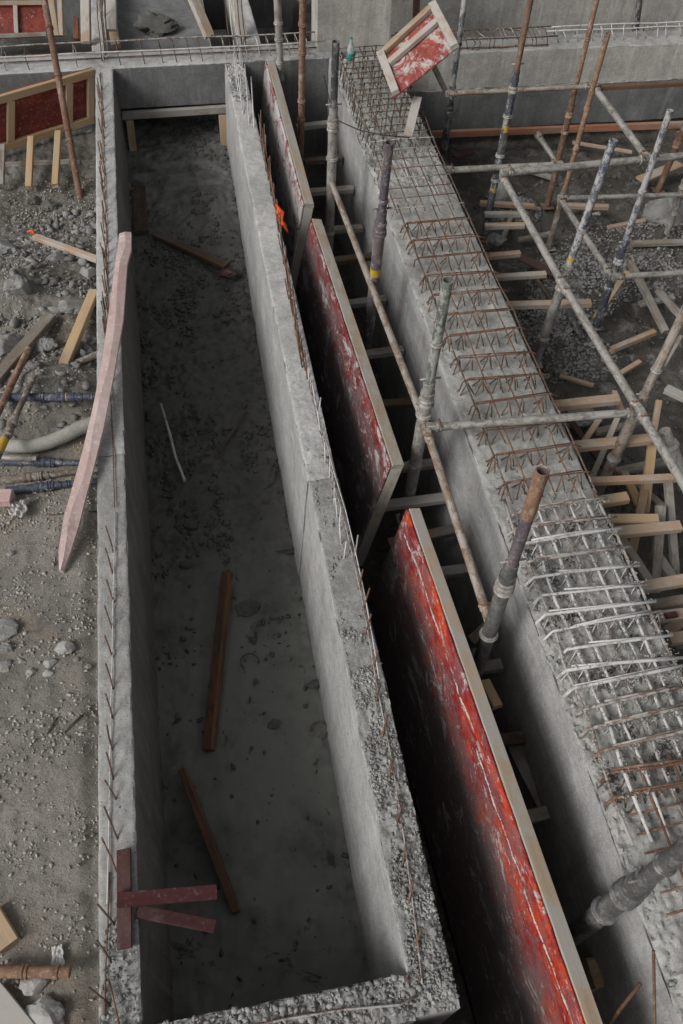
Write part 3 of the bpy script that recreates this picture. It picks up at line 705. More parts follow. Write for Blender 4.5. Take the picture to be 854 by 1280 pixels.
for yy, zz, m in ((10.24, .135, 'rebar_cem'), (10.50, .14, 'rebar_mix'), (10.36, .02, 'rebar_dk'), (10.49, .03, 'rebar')):
    rod('rebar', [Vector((-3+i*.48, yy+random.uniform(-.006, .006), zz+random.uniform(-.006, .006))) for i in range(11)], .008, m, cb)
# hooks along the far right beam
for i in range(62):
    x = 2.72+i*.075+random.uniform(-.015, .015); m = 'rebar_dk' if i < 26 else 'rebar_cem'
    if i < 26: pts = [Vector((x, 10.15, -.05)), Vector((x, 10.14, .10)), Vector((x-.03, 10.30, .15)), Vector((x-.05, 10.42, .10))]
    else: pts = [Vector((x, 10.22, -.01)), Vector((x-.03, 10.25, .12)), Vector((x+.02, 10.40, .11)), Vector((x+.03, 10.44, -.01))]
    pts = [q+Vector((random.uniform(-.03, .03), random.uniform(-.01, .01), random.uniform(-.02, .02))) for q in pts]
    if i < 26 or i % 2: rod('stirrup', pts, .006, m if random.random() < .7 else 'rebar_mix', fb)
for yy, zz, m, a_, b_ in ((10.16, .12, 'rebar_dk', 2.7, 4.7), (10.42, .12, 'rebar_dk', 2.7, 4.7), (10.17, .02, 'rebar', 3.2, 4.6), (10.30, .12, 'rebar_cem', 4.6, 7.6), (10.42, .12, 'rebar_cem', 4.6, 7.6)):
    rod('rebar', [Vector((a_+(b_-a_)*k/8, yy-.014*(a_+(b_-a_)*k/8-2.5), zz+random.uniform(-.006, .006))) for k in range(9)], .008, m, fb)

# ------------------------------------------------------------------ cage of the wide beam
rows = []
y = 3.36
while y < 6.6: rows.append(y); y += .262
nrows = []
y = 1.15
while y < 3.25: nrows.append(y); y += .132+random.uniform(-.012, .012)
fbar = lambda x, y, z: Vector((x+random.uniform(-.006, .006), y+random.uniform(-.006, .006), z+random.uniform(-.004, .004)))
HM = .125
for y in rows:
    sk = random.uniform(-.03, .03); xl, xr = 1.90, 2.57
    rod('cross_bar', [fbar(xl-.02, y-.03, HM-.07), fbar(xl, y-.012, HM-.01), fbar(xl+.03, y, HM), fbar(2.2, y+sk*.5, HM), fbar(xr-.02, y+sk, HM), fbar(xr+.03, y+sk-.01, HM-.02)], .0062, 'rebar', pb)
    rod('cross_bar', [fbar(xl+.05, y+.012, HM+.006), fbar(2.25, y+sk*.6+.014, HM+.004), fbar(xr-.05, y+sk+.012, HM+.006)], .0055, 'rebar', pb)
    for j, x in enumerate((1.93, 2.05, 2.19, 2.33, 2.48)):       # tie hooks: short legs splayed from each crossing
        if random.random() < .04: continue
        if random.random() < .6: merged_rods('tie_hook', [([Vector((x-.03, y+.05, .01)), Vector((x, y+.008, HM*.8)), Vector((x+.012, y, HM+.02)), Vector((x+.035, y-.04, .03))], .0048)], 'rebar_dk', pb, 5)
        xx = x+random.uniform(-.02, .02); s1 = random.uniform(-.06, -.02); s2 = random.uniform(.01, .06)
        merged_rods('tie_hook', [([Vector((xx+s1, y-.05+random.uniform(-.02, .02), .005)), Vector((xx-.004, y-.012, HM*.7)), Vector((xx, y+.008, HM+.014)), Vector((xx+.015, y-.02, HM*.72)), Vector((xx+s2, y-.06+random.uniform(-.02, .02), .02))], .0052)], random.choice(['rebar', 'rebar', 'rebar_dk']), pb)
for k, x in enumerate((1.93, 2.09, 2.26, 2.42, 2.56)):
    rod('long_bar', [fbar(x+random.uniform(-.008, .008), 3.2+i*.33, HM-.014) for i in range(12)], .0075 if k in (0, 4) else .0065, ['rebar_dk', 'rebar', 'rebar_dk', 'rebar', 'rebar_dk'][k], pb)
for i, y in enumerate(nrows):
    sk = random.uniform(-.04, .05); m = ('rebar_cem' if random.random() < .92 else 'rebar_mix') if 1.75 < y < 2.95 else 'rebar_mix'
    if y < 1.4: m = 'rebar'
    xl = 1.90+random.uniform(-.03, .04)
    rod('cross_bar', [fbar(xl-.05, y-.02, .03), fbar(xl, y, .085), fbar(2.2, y+sk*.4, .092), fbar(2.42, y+sk*.7, .092), fbar(2.63, y+sk, .085)], random.uniform(.0085, .012), m, pb, 7)
    rod('cross_bar', [fbar(xl+random.uniform(0, .2), y+.016, .095), fbar(2.25, y+sk*.5+.012, .10), fbar(2.60-random.uniform(0, .15), y+sk+.014, .092)], random.uniform(.004, .008), random.choice([m, m, 'rebar_mix']), pb, 6)
    for j, x in enumerate((1.92, 2.03, 2.17, 2.31, 2.45, 2.58)):
        xx = x+random.uniform(-.02, .02)
        if random.random() < .3: continue
        merged_rods('tie_hook', [([Vector((xx+random.uniform(-.07, -.03), y-random.uniform(.02, .07), -.005)), Vector((xx, y+.004, .10)), Vector((xx+random.uniform(.02, .06), y-random.uniform(.02, .06), .0))], .005)], m, pb, 5)
for k, x in enumerate((1.90, 2.01, 2.12, 2.235, 2.35, 2.46, 2.575)):
    rod('long_bar', [fbar(x+random.uniform(-.016, .016), .9+i*.215, .070) for i in range(12)], [random.uniform(.007, .0120) for i in range(12)], 'rebar_cem' if k % 3 else 'rebar_mix', pb, 7)
crumb = []
for y in nrows:
    for k in range(90): crumb.append((random.uniform(1.93, 2.64), y+random.gauss(0, .008), .088+random.uniform(-.008, .010)))
for x in (1.90, 2.01, 2.12, 2.235, 2.35, 2.46, 2.575):
    for k in range(240): crumb.append((x+random.gauss(0, .008), random.uniform(1.2, 3.0), .075+random.uniform(-.008, .010)))
scatter('cement_crumbs', crumb, [random.uniform(.003, .010) for _ in crumb], 'rubble', 'cement crumbs clinging to the bars', pb)
# sheared bars over the near end of the mesh
for k in range(7):
    x = 1.98+k*.1; rod('cross_bar', [fbar(1.95, .55+k*.1, .05), fbar(2.25, .56+k*.1, .09), fbar(2.66, .58+k*.1, .08)], .0065, 'rebar', pb)
for x in (2.1, 2.3, 2.5): rod('long_bar', [fbar(x, .45+.1*i, .07) for i in range(10)], .008, 'rebar', pb)
# dense far cage
y = 6.75; i = 0
while y < 10.0:
    m = 'rebar_dk' if y > 8.0 else random.choice(['rebar', 'rebar_cem', 'rebar_mix'])
    hh = HM+.06*sstep(7.6, 8.6, y)
    merged_rods('cross_bar', [([fbar(1.86, y, .02), fbar(1.88, y, hh), fbar(2.2, y+.01, hh+.005), fbar(2.56, y+.02, hh), fbar(2.6, y+.03, .04)], .0058)], m, pb)
    if y > 7.9:
        for j in range(5):
            xx = 1.92+j*.145+random.uniform(-.03, .03)
            rod('tie_hook', [Vector((xx-.02, y-.04, .01)), Vector((xx, y, hh+.02)), Vector((xx+.02, y+.05, hh-.04))], .005, 'rebar_dk', pb, 5)
    y += .125 if y > 7.9 else .17; i += 1
for x in (1.90, 2.03, 2.17, 2.31, 2.45, 2.56):
    rod('long_bar', [fbar(x, 6.7+i*.41, HM-.01+.05*sstep(7.6, 8.6, 6.7+i*.41)) for i in range(9)], .0065, 'rebar_dk', pb)
for k in range(8):
    a = P(478+k*9, 190+k*5, .05); rod('long_bar', [a, a+Vector((random.uniform(-.02, .05), -random.uniform(.15, .4), random.uniform(-.05, .03)))], .006, 'rebar_cem', pb)

# ================================================================== formwork panels between wall and beam
def form_panel(label, far, near, th, lean, H, plymat, railmat, ztop=.0, endmat='wood_conc'):
    """far / near: (xL, y) of the plywood's top edge. ply faces left; timber frame behind; foot kicked to the left"""
    f = Vector((far[0], far[1], ztop)); n = Vector((near[0], near[1], ztop)); t = thing('formwork', label, 'formwork panel', n+Vector((0, 0, -H)), 'formwork panels leaning in the gap')
    d = (n-f); ln = d.length; d.normalize(); side = Vector((1, 0, 0)); dn = Vector((-lean, 0, -1))
    nx, nz = int(ln/.06), int(H/.05)
    for nm, off, tk in (('plywood', 0, .018),):
        V = []; F = []
        for s in (0, 1):
            for i in range(nx+1):
                for j in range(nz+1):
                    p = f+d*(ln*i/nx)+dn*(H*j/nz)+side*(tk*s)
                    wob = .004*fbm(p.y*2, p.z*2, 3, 3)
                    ed = .010*noise.noise(Vector((p.y*9, 3, s))) if j == 0 else 0
                    V.append((p.x+wob, p.y, p.z+ed))
        N = (nx+1)*(nz+1)
        q = lambda s, i, j: s*N+i*(nz+1)+j
        for i in range(nx):
            for j in range(nz):
                F.append((q(0, i, j), q(0, i+1, j), q(0, i+1, j+1), q(0, i, j+1))); F.append((q(1, i, j), q(1, i, j+1), q(1, i+1, j+1), q(1, i+1, j)))
            F.append((q(0, i, 0), q(1, i, 0), q(1, i+1, 0), q(0, i+1, 0))); F.append((q(0, i, nz), q(0, i+1, nz), q(1, i+1, nz), q(1, i, nz)))
        for j in range(nz):
            F.append((q(0, 0, j), q(0, 0, j+1), q(1, 0, j+1), q(1, 0, j))); F.append((q(0, nx, j), q(1, nx, j), q(1, nx, j+1), q(0, nx, j+1)))
        mesh_np('plywood', V, F, plymat, t, True)
    up = -dn.normalized(); rw_ = th-.021
    def fr_timber(nm, a, b, w, h, mat, upv): return timber(nm, a, b, w, h, mat, parent=t, up=upv)
    off = side*(.021+rw_/2)
    # top rail, bottom rail
    fr_timber('top_rail', f+off+dn*.02-d*.0, n+off+dn*.02, rw_, .045, railmat, up)
    fr_timber('bottom_rail', f+off+dn*(H-.03), n+off+dn*(H-.03), rw_, .045, 'wood_dark', up)
    m = max(2, int(ln/.42))
    for i in range(m+1):
        p = f+d*(.024+(ln-.048)*i/m)+off
        fr_timber('stud', p+dn*.045, p+dn*(H-.055), .045, rw_, endmat if i in (0, m) else 'wood_grey', Vector((1, 0, 0)))
    return t
form_panel('farthest leaning formwork panel, caked pale grey with only patches of dull red', (1.06, 10.09), (1.055, 7.12), .115, .165, 1.3, 'ply1', 'wood_rail', .01)
form_panel('middle leaning formwork panel, dull crimson fading to grey dust', (1.085, 6.86), (1.185, 3.74), .115, .185, 1.35, 'ply2', 'wood_rail', .01)
form_panel('nearest leaning formwork panel, bright red with white paint streaks', (1.215, 3.33), (1.375, -.25), .105, .17, 1.4, 'ply3', 'wood_rail', .01)
# sleepers across the gap
ti = 0
spl = [(520, 652, 'second'), (0, 0, '')]
labs = ['just beyond the black-topped prop', 'beside the far formwork panel', 'under the sloping scaffold tube', 'beyond the purple prop', 'beside the purple prop foot', 'in front of the purple prop', 'behind the middle panel', 'beside the green-grey prop foot', 'just beyond the near panel corner', 'beside the corner of the near red panel', 'lower, beside the near red panel', 'next to the thick grey prop', 'below the thick grey prop', 'in the dark beside the beam', 'lowest, near the bottom of the gap']
for i, (y, z) in enumerate([(9.6, -.55), (8.95, -.62), (8.3, -.6), (7.7, -.7), (7.1, -.66), (6.45, -.72), (5.7, -.70), (5.05, -.72), (4.3, -.70), (3.92, -.74), (3.58, -.74), (3.22, -.74), (2.45, -.80), (1.9, -.85), (1.35, -.85)]):
    timber('timber_sleeper', (1.20 if i > 1 else 1.35, y+.02*math.sin(i*3), z), (1.80, y+.03*math.cos(i*5), z+.01), .085, .055, ['wood_grey', 'wood_dark', 'wood_grey'][i % 3],
           'dark sleeper bridging the gap beside the beam, '+labs[i], 'timber', 'sleepers in the gap beside the wide beam')
timber('timber_offcut', P(606, 852, -.62), P(622, 884, -.6), .07, .05, 'wood_new', 'small yellow timber offcut beside the foot of the thick grey prop', 'timber')
timber('timber_offcut', P(590, 800, -.7), P(617, 775, -.55), .07, .04, 'wood_grey', 'grey splintered offcut behind the foot of the thick grey prop', 'timber')
timber('timber_board', P(570, 935, -1.0)+Vector((.45, 0, 0)), P(700, 1160, -1.0)+Vector((.3, .1, 0)), .20, .04, 'wood_grey', 'grey speckled board lying deep in the gap beside the near panel', 'timber')
timber('timber_block', P(722, 1222, -1.0)+Vector((.05, 0, 0)), P(752, 1216, -1.0)+Vector((.05, 0, 0)), .16, .25, 'wood', 'orange-topped timber block deep in the gap at the lower right', 'timber')
rod('rusty_rod', [P(748, 1300, -.15), P(775, 1262, -.1), P(801, 1229, -.02)], .010, 'rebar', None, 6, 'rusty rod rising from the gap at the lower right corner', 'rebar offcut')
rod('rusty_rod', [P(819, 1300, .05), P(818, 1240, .12), P(817, 1188, .25)], .008, 'rebar', None, 6, 'upright rusty rod on the wide beam at the lower right corner', 'rebar offcut')
rock(P(600, 825, -1.1), .11, 'rubble', 'pale rock in the gap behind the thick grey prop')

# ================================================================== props and scaffold
RP = .047; RS_ = .041
GP = 'standing steel props'
def vprop(label, x, top_px, bot_px, r, mats, zfoot=-1.15, **k):
    """vertical prop seen between two photo points, on plan line x; foot extended down to the ground"""
    a = PX(*bot_px, x); b = PX(*top_px, x)
    d = (b-a).normalized(); foot = a-d*((a.z-zfoot)/d.z)
    return prop(label, foot, b, r, mats, **k)
vprop('grey prop with black hollow top nearest the water bottle', 1.42, (420, 52), (412, 290), RP, ('galv', 'dark', 'galv'), split=.72, collars=(.55, .20, .70), group=GP)
vprop('faded purple prop with a yellow band in front of the wide beam', 1.50, (487, 178), (460, 425), RP, ('purple', 'purple', 'purple'), split=.72, collars=(.80,), yellow=((.50, .53),), group=GP)
vprop('green-grey hollow-topped prop where the scaffold tubes meet', 1.49, (560, 350), (510, 630), RP*1.02, ('galv', 'green_spl', 'galv'), split=.62, collars=(.53, .30, .80), group=GP)
pc = vprop('thick grey prop with a rusty open top standing in front of the beam', 1.55, (678, 590), (597, 835), RP*1.02, ('galv_dk', 'purple', 'galv'), split=.66, collars=(.60, .40), yellow=((.675, .69),), group=GP)
_t0 = PX(678, 590, 1.55); _b0 = PX(597, 835, 1.55); _d0 = (_t0-_b0).normalized()
rod('rusty_head', [_t0-_d0*.36, _t0-_d0*.2, _t0+_d0*.012], RP*.80, 'rust', pc, 20, hollow=True)
vprop('stubby grey coupled prop cut by the lower right edge of the photo', 1.66, (868, 1052), (712, 1172), RP*1.18, ('galv_dk', 'galv_dk', 'galv_dk'), split=.70, collars=(.62, .86, .48), group=GP)
c_ = PX(660, 640, 1.52)
# orange-brown and pale tubes beyond
vprop('rust orange tube rising between far panel and wide beam', 1.34, (379, -20), (376, 205), .036, ('rust', 'rust', 'rust'), split=1, collars=(.36, .46, .70, .83, .94), zfoot=-1.0, group=GP, cat='prop')
prop('pale cement-coated tube standing behind the far formwork panel', PY(351, 100, 10.0), PY(346, -20, 10.0)+Vector((0, 0, .0)), .042, ('galv', 'galv', 'galv'), split=1, collars=(.2, .45, .62), plate=False, group=GP)
# right-hand scaffold
E_b, E_t = P(738, 640, -1.0), P(862, 370, 1.15)
G_b, G_t = P(667, 456, -1.15), None
def two(label, bp, zb, tp, zt, r, mats, **k):
    return prop(label, P(*bp, zb), P(*tp, zt), r, mats, **k)
def vert(label, bp, zb, tp, r, mats, **k):
    a = P(*bp, zb); # find the height on the top ray closest to the vertical through a
    best = None
    for i in range(400):
        z = zb+.3+i*.01; q = P(*tp, z); dd = (q.x-a.x)**2+(q.y-a.y)**2
        if best is None or dd < best[0]: best = (dd, q)
    return prop(label, a, best[1], r, mats, **k)
vert('grey prop with yellow marks carrying the right-hand scaffold joint', (745, 620), -1.0, (858, 385), RS_*1.1, ('galv_rust', 'yel', 'galv'), split=.56, collars=(.73, .25, .50), group=GP)
vert('grey prop with yellow flecks just right of the rebar mesh', (668, 455), -1.1, (767, 175), RS_*1.1, ('galv', 'white_spl', 'galv'), split=.45, collars=(.66, .50, .15), yellow=((.53, .545),), group=GP)
vert('cement-splashed prop with blue lower tube, hollow top by the far beam', (745, 408), -1.1, (838, 138), RS_*.95, ('blue_spl', 'white_spl', 'white_spl'), split=.40, collars=(.54, .68, .22), group=GP)
vert('navy prop with yellow flecks and a rusty upper tube', (603, 308), -1.1, (669, -30), RS_*.95, ('blue_spl', 'rust_b', 'galv'), split=.68, collars=(.30, .40, .55), group=GP)
vert('black and cement prop behind the tilted red panel', (553, 204), -1.1, (585, -30), RS_*1.05, ('dark', 'white_spl', 'dark'), split=.35, collars=(.45, .68), group=GP)
vert('taller rusty tube before the far beam, on a rusty base', (684, 258), -1.15, (752, -25), RS_*.9, ('rust_b', 'rust', 'rust'), split=.5, collars=(.38, .52, .78, .24), group=GP)
vert('rusty tube with open pale top before the far beam', (686, 310), -1.15, (760, 42), RS_*.9, ('brown', 'rust', 'rust'), split=.30, collars=(.52, .42, .70, .77, .26), group=GP)
vert('dark prop with rusty foot at the right edge of the photo', (823, 238), -1.15, (875, 110), RS_, ('rust_b', 'dark', 'rust'), split=.55, collars=(.5,), group=GP)
vert('short pale tube standing in the rubble at the right edge', (829, 305), -1.15, (857, 225), RS_*.9, ('galv', 'galv', 'galv'), split=1, collars=(.5, .9), group=GP)
prop('black tube behind the farthest rebar hooks', PY(794, 45, 11.3), PY(803, -25, 11.3), .04, ('dark', 'dark', 'dark'), split=1, collars=(.1,), plate=False, group=GP)
prop('brown tube rising behind the tilted red panel', PY(519, 45, 11.0), PY(522, -25, 11.0), .045, ('rust_b', 'rust_b', 'rust'), split=1, plate=False, group=GP)
lb = two('rust brown tube leaning over the left timber frame', (101, 252), -.72, (52, -20), .75, .036, ('rust_b', 'rust_b', 'rust_b'), split=1, collars=(.33, .58, .80, .28), plate=False, group=GP)
rock(P(99, 262, -.78), (.07, .10, .05), 'wood_grey', 'small grey wood block under the foot of the leaning rust tube', name='wood_block', cat='wood block', lump=.1, sub=2)
# ledgers
jB = PX(533, 535, 1.49); jO = PX(413, 224, 1.42); jC = PX(610, 772, 1.53)
ledger('sloping pale scaffold tube from the far black-topped prop to the green-grey prop', jO, jB, .029, 'galv_rust')
ledger('rust-speckled scaffold tube from the green-grey prop to the thick grey prop', jB+Vector((0, -.02, -.01)), jC, .030, 'galv_rust')
jE = P(800, 515, .25); jG = P(705, 358, .25); jF = P(628, 220, .25); jI = P(810, 199, .22)
ledger('pale scaffold tube crossing over the rebar mesh', jB+Vector((.02, 0, 0)), jE, .031, 'galv')
ledger('grey scaffold tube sloping from the marked prop to the yellow-flecked prop', jG, jE, .033, 'galv')
ledger('grey scaffold tube from the yellow-flecked prop up to the navy prop', jF, jG, .032, 'galv')
ledger('grey scaffold tube running off the right edge below the marked prop', jE, jE+(jE-jG)*.75, .033, 'galv')
ledger('cement-coated scaffold tube between navy prop and splashed prop', jF+Vector((.0, 0, .03)), jI, .037, 'galv')
ledger('cement-coated scaffold tube from the splashed prop off the right edge', jI, jI+Vector((1.2, .05, 0)), .037, 'galv')
ledger('pale tube behind, from the black prop towards the navy prop', P(556, 213, -.1), P(700, 206, -.1), .034, 'galv')
jT = P(742, 108, .35)
ledger('grey tube sloping down from the rusty tube to the splashed prop', jT, jI, .034, 'galv')
ledger('cement-crusted tube in front of the far beam face', P(560, 117, .35), jT, .024, 'galv_rust')
timber('timber_rail', jT+Vector((0, 0, -.02)), P(870, 104, .35), .04, .045, 'wood_orange', 'orange timber rail in front of the far beam face at the upper right', 'timber')
jG2 = P(700, 248, -.45)
ledger('thin grey tube level behind the splashed prop', jG2, P(860, 243, -.45), .026, 'galv')
ledger('grey tube sloping behind the grey and splashed props', jG2, P(764, 345, -.45), .032, 'galv')
ledger('grey tube from the splashed prop to the right edge over the slump', P(768, 346, -.35), P(866, 340, -.35), .029, 'galv')
ledger('short grey tube sloping in the shade under the far beam', P(672, 168, -.75), P(700, 210, -1.0), .034, 'galv')
ledger('grey tube with collar lying on the dirt beside the mesh', P(700, 370, -1.05), P(728, 425, -1.1), .036, 'dark', blade=False)
prop('thick pale capped tube leaning at the right edge below the scaffold joint', P(872, 640, -.5), P(836, 552, .1), .05, ('galv', 'galv', 'galv'), split=1, collars=(.95,), plate=False, name='steel_tube', cat='tube')

# ================================================================== right-hand timbers
GT = 'timbers lying beside the wide beam'
RT = [  # a(px,py,z) b(px,py,z) w h mat label
 ((606, 283), (655, 282), -.55, .065, .05, 'wood', 'stub of orange timber sticking out beside the navy prop foot'),
 ((606, 268), (650, 268), -.6, .06, .05, 'wood_grey', 'grey timber stub just beyond the orange one by the navy prop foot'),
 ((606, 321), (650, 317), -.55, .065, .05, 'wood', 'third timber stub from the navy prop foot'),
 ((618, 347), (682, 343), -.55, .065, .05, 'wood_pink', 'pinkish timber stub beside the fallen red board'),
 ((630, 382), (738, 379), -.5, .075, .055, 'wood_pink', 'long pale timber with a pointed end beside the fallen red board'),
 ((688, 508), (772, 499), -.35, .085, .06, 'wood_pink', 'pale timber poking out just beyond the tube that crosses the mesh'),
 ((702, 560), (812, 549), -.35, .085, .06, 'wood_pink', 'pale timber passing under the marked prop'),
 ((736, 602), (850, 597), -.35, .06, .05, 'wood_pink', 'thin pale timber running to the thick capped tube'),
 ((748, 628), (784, 622), -.35, .085, .06, 'wood_new', 'short fresh timber stub below the marked prop'),
 ((760, 650), (822, 650), -.35, .085, .055, 'wood_new', 'fresh timber stub doubled against a longer one'),
 ((768, 666), (850, 658), -.33, .085, .055, 'wood_pink', 'long pale timber over the brown struts'),
 ((800, 735), (875, 722), -.3, .085, .055, 'wood_pink', 'weathered pale timber crossing towards the right edge'),
 ((812, 758), (860, 750), -.42, .08, .06, 'wood_grey', 'grey brown timber below the weathered pale one'),
 ((820, 772), (870, 766), -.3, .08, .05, 'wood_pink', 'pale timber carrying a small red offcut'),
 ((836, 800), (880, 792), -.3, .08, .05, 'wood', 'lowest timber stub beside the mesh corner'),
]
for a, b, z, w_, h_, m, lab in RT:
    timber('timber_beam', P(*a, z), P(*b, z+.01), w_, h_, m, lab, 'timber', GT)
GS = 'loose struts and boards below the scaffold'
RS = [  # free timbers with own end heights
 ((700, 345, -1.0), (650, 322, -.95), .11, .03, 'wood_redpaint', 'fallen dark red board beside the timber stubs'),
 ((692, 380, -1.05), (665, 340, -1.0), .04, .03, 'wood_dark', 'thin dark stick under the fallen red board'),
 ((640, 545, -.85), (640, 545, -.8), .0, .0, None, ''),
 ((832, 415, -1.0), (788, 328, -.85), .07, .06, 'wood_grey', 'grey brown timber leaning over the concrete slump'),
 ((765, 437, -1.05), (818, 415, -1.0), .06, .06, 'wood', 'short orange edged timber lying on bare mud'),
 ((744, 398, -1.0), (784, 340, -.8), .06, .035, 'wood_new', 'light strut leaning against the blue splashed prop'),
 ((851, 395, -1.0), (822, 362, -.9), .07, .05, 'wood_grey', 'grey timber end right of the leaning one on the slump'),
 ((768, 490, -.6), (780, 520, -.5), .045, .035, 'wood_pink', 'small pale cleat at the scaffold joint'),
 ((698, 600, -.85), (752, 520, -.5), .05, .035, 'wood_conc', 'cement streaked strut rising behind the marked prop'),
 ((738, 602, -.9), (775, 515, -.55), .05, .035, 'wood_conc', 'second cement streaked strut, nearer the scaffold joint'),
 ((804, 615, -.9), (824, 500, -.35), .05, .04, 'wood_pink', 'upright pale strut right of the scaffold joint'),
 ((790, 600, -1.0), (835, 640, -1.0), .07, .04, 'wood_grey', 'grey plank in the shade under the thin pale timber'),
 ((806, 640, -.9), (816, 548, -.4), .075, .03, 'wood_new', 'wide yellow upright board behind the brown strut'),
 ((780, 590, -.9), (800, 632, -.8), .07, .03, 'wood', 'tilted yellow board deep under the timbers'),
 ((818, 740, -.9), (826, 632, -.4), .075, .045, 'wood_grey', 'upright brown strut below the long pale timber'),
 ((845, 725, -.9), (835, 600, -.35), .06, .05, 'wood_grey', 'brown upright at the right edge behind the capped tube'),
 ((768, 660, -.55), (812, 728, -.6), .07, .045, 'wood', 'brown timber sloping along the side of the mesh'),
 ((700, 535, -.6), (722, 585, -.65), .06, .045, 'wood', 'small brown timber tucked under the mesh edge'),
 ((705, 515, -.9), (760, 590, -.9), .06, .03, 'wood_redpaint', 'red stained strip between timbers beyond the joint'),
 ((818, 690, -.75), (840, 722, -.8), .08, .05, 'wood_grey', 'tilted grey block between the two brown uprights'),
 ((832, 486, -.9), (862, 500, -.9), .10, .05, 'wood_conc', 'cement covered board end at the right edge beyond the joint'),
 ((834, 790, -.6), (860, 770, -.5), .08, .04, 'wood_pink', 'pale board tilted at the right edge of the mesh'),
 ((600, 254, -1.05), (668, 258, -1.05), .07, .05, 'wood_pink', 'pale timber lying beside the red prop base'),
 ((700, 257, -1.05), (760, 259, -1.05), .07, .05, 'wood_pink', 'pale timber lying right of the red prop base'),
 ((790, 305, -1.0), (870, 302, -1.0), .07, .05, 'wood_grey', 'grey timber half buried at the right edge rubble'),
 ((716, 178, -1.05), (790, 190, -1.05), .05, .03, 'wood_pink', 'thin pale lath on the ground under the far beam'),
 ((800, 225, -1.0), (850, 205, -1.0), .14, .03, 'wood_pink', 'pale tipped board behind the dark prop at the right edge'),
 ((568, 196, -1.1), (592, 190, -1.1), .07, .03, 'wood_redpaint', 'scrap of reddish board under the far beam'),
 ((628, 425, -1.1), (640, 425, -1.1), .0, .0, None, ''),
 ((832, 770, -.22), (846, 768, -.22), .04, .03, 'wood_redpaint', 'tiny red offcut lying on a pale timber'),
 ((640, 270, -1.1), (628, 300, -1.1), .05, .05, 'wood_grey', 'short grey timber behind the navy prop foot'),
 ((648, 300, -1.12), (690, 292, -1.08), .06, .04, 'wood_grey', 'grey lath lying on mud between the navy prop and the rusty pair'),
 ((705, 420, -1.12), (735, 395, -1.1), .05, .03, 'wood_grey', 'splintered grey lath right of the yellow-flecked prop foot'),
 ((770, 470, -1.1), (800, 452, -1.08), .05, .035, 'wood_pink', 'short pale lath on the mud above the scaffold joint'),
 ((800, 380, -1.0), (842, 372, -.98), .07, .04, 'wood_grey', 'grey board across the foot of the slump at the right edge'),
 ((700, 470, -1.12), (742, 482, -1.1), .045, .03, 'wood', 'thin brown lath on the dark earth right of the mesh'),
 ((760, 285, -1.1), (806, 276, -1.08), .06, .04, 'wood_pink', 'pale lath lying between the splashed prop and the edge rubble'),
 ((650, 210, -1.1), (690, 222, -1.08), .07, .04, 'wood_grey', 'grey board in the shade left of the rusty pair of tubes'),
 ((830, 455, -1.0), (850, 420, -.95), .06, .04, 'wood_grey', 'grey lath sloping behind the marked prop top'),
 ((790, 690, -.8), (806, 610, -.75), .07, .04, 'wood', 'brown board leaning deep behind the short fresh stub'),
 ((745, 540, -.95), (802, 528, -.95), .07, .04, 'wood_grey', 'dull grey board deep below the scaffold joint'),
 ((770, 590, -.95), (842, 575, -.95), .08, .04, 'wood_grey', 'dull grey board deep below the thin pale timber'),
]
for a, b, w_, h_, m, lab in RS:
    if m: timber('timber_piece', P(*a), P(*b), w_, h_, m, lab, 'timber', GS)
timber('formwork_board', P(538, 166, -.90)+Vector((0, -.04, 0)), P(872, 153, -.90)+Vector((0, -.04, 0)), .05, .085, 'wood_redorange', 'long orange and red formwork board under the far beam', 'timber')
for i, (px, py, s, lab) in enumerate([(625, 240, .17, 'pale boulder lying between the black and navy props'), (668, 470, .07, 'small concrete block at the foot of the yellow-flecked prop'), (830, 265, .28, 'large grey slump of hardened concrete at the right edge'), (683, 470, .04, 'pinkish stone beside the prop foot right of the mesh'), (620, 300, .12, 'whitish lump behind the foot of the navy prop'), (722, 520, .2, 'round grey boulder seen under the pale timbers')]):
    rock(P(px, py, -1.08), s, 'slump' if i in (2,) else 'rubble', lab, 'concrete lumps on the right-hand ground')

# tilted red panel resting on the cage
def flat_panel(label, c, mats, plymat, studs, name='formwork', group=None, tw=.07, th=.05, zback=.02, railmats=None):
    """c: four corners (tl, tr, br, bl) in world space; frame timbers towards the viewer"""
    tl, tr, br, bl = [Vector(q) for q in c]; t = thing(name, label, 'formwork panel', bl, group)
    nrm = (tr-tl).cross(bl-tl).normalized()
    if nrm.dot(Vector(CAM)-tl) < 0: nrm = -nrm
    bk = [q-nrm*.016 for q in (tl, tr, br, bl)]
    V = [tl, tr, br, bl]+bk; F = [(0, 1, 2, 3), (7, 6, 5, 4), (0, 4, 5, 1), (1, 5, 6, 2), (2, 6, 7, 3), (3, 7, 4, 0)]
    mesh_np('plywood', [tuple(v) for v in V], F, plymat, t)
    up = nrm; o = nrm*(th/2+.002); vin = (bl-tl).normalized(); hin = (tr-tl).normalized()
    rm = railmats or [mats]*4
    timber('top_rail', tl+o+vin*tw/2, tr+o+vin*tw/2, tw, th, rm[0], parent=t, up=up)
    if rm[2]: timber('bottom_rail', bl+o-vin*tw/2, br+o-vin*tw/2, tw, th, rm[2], parent=t, up=up)
    for k in studs:
        a = lerp(tl, tr, k)+o+vin*tw; b = lerp(bl, br, k)+o-(vin*tw if rm[2] else Vector((0, 0, 0)))
        if k == 0: a += hin*tw/2; b += hin*tw/2
        if k == 1: a -= hin*tw/2; b -= hin*tw/2
        timber('stud', a, b, tw, th, rm[1] if k != 0 else rm[3], parent=t, up=up)
    return t
tp = [P(473, 71, .50), P(545, 4, .85), P(573, 58, .80), P(492, 122, .42)]
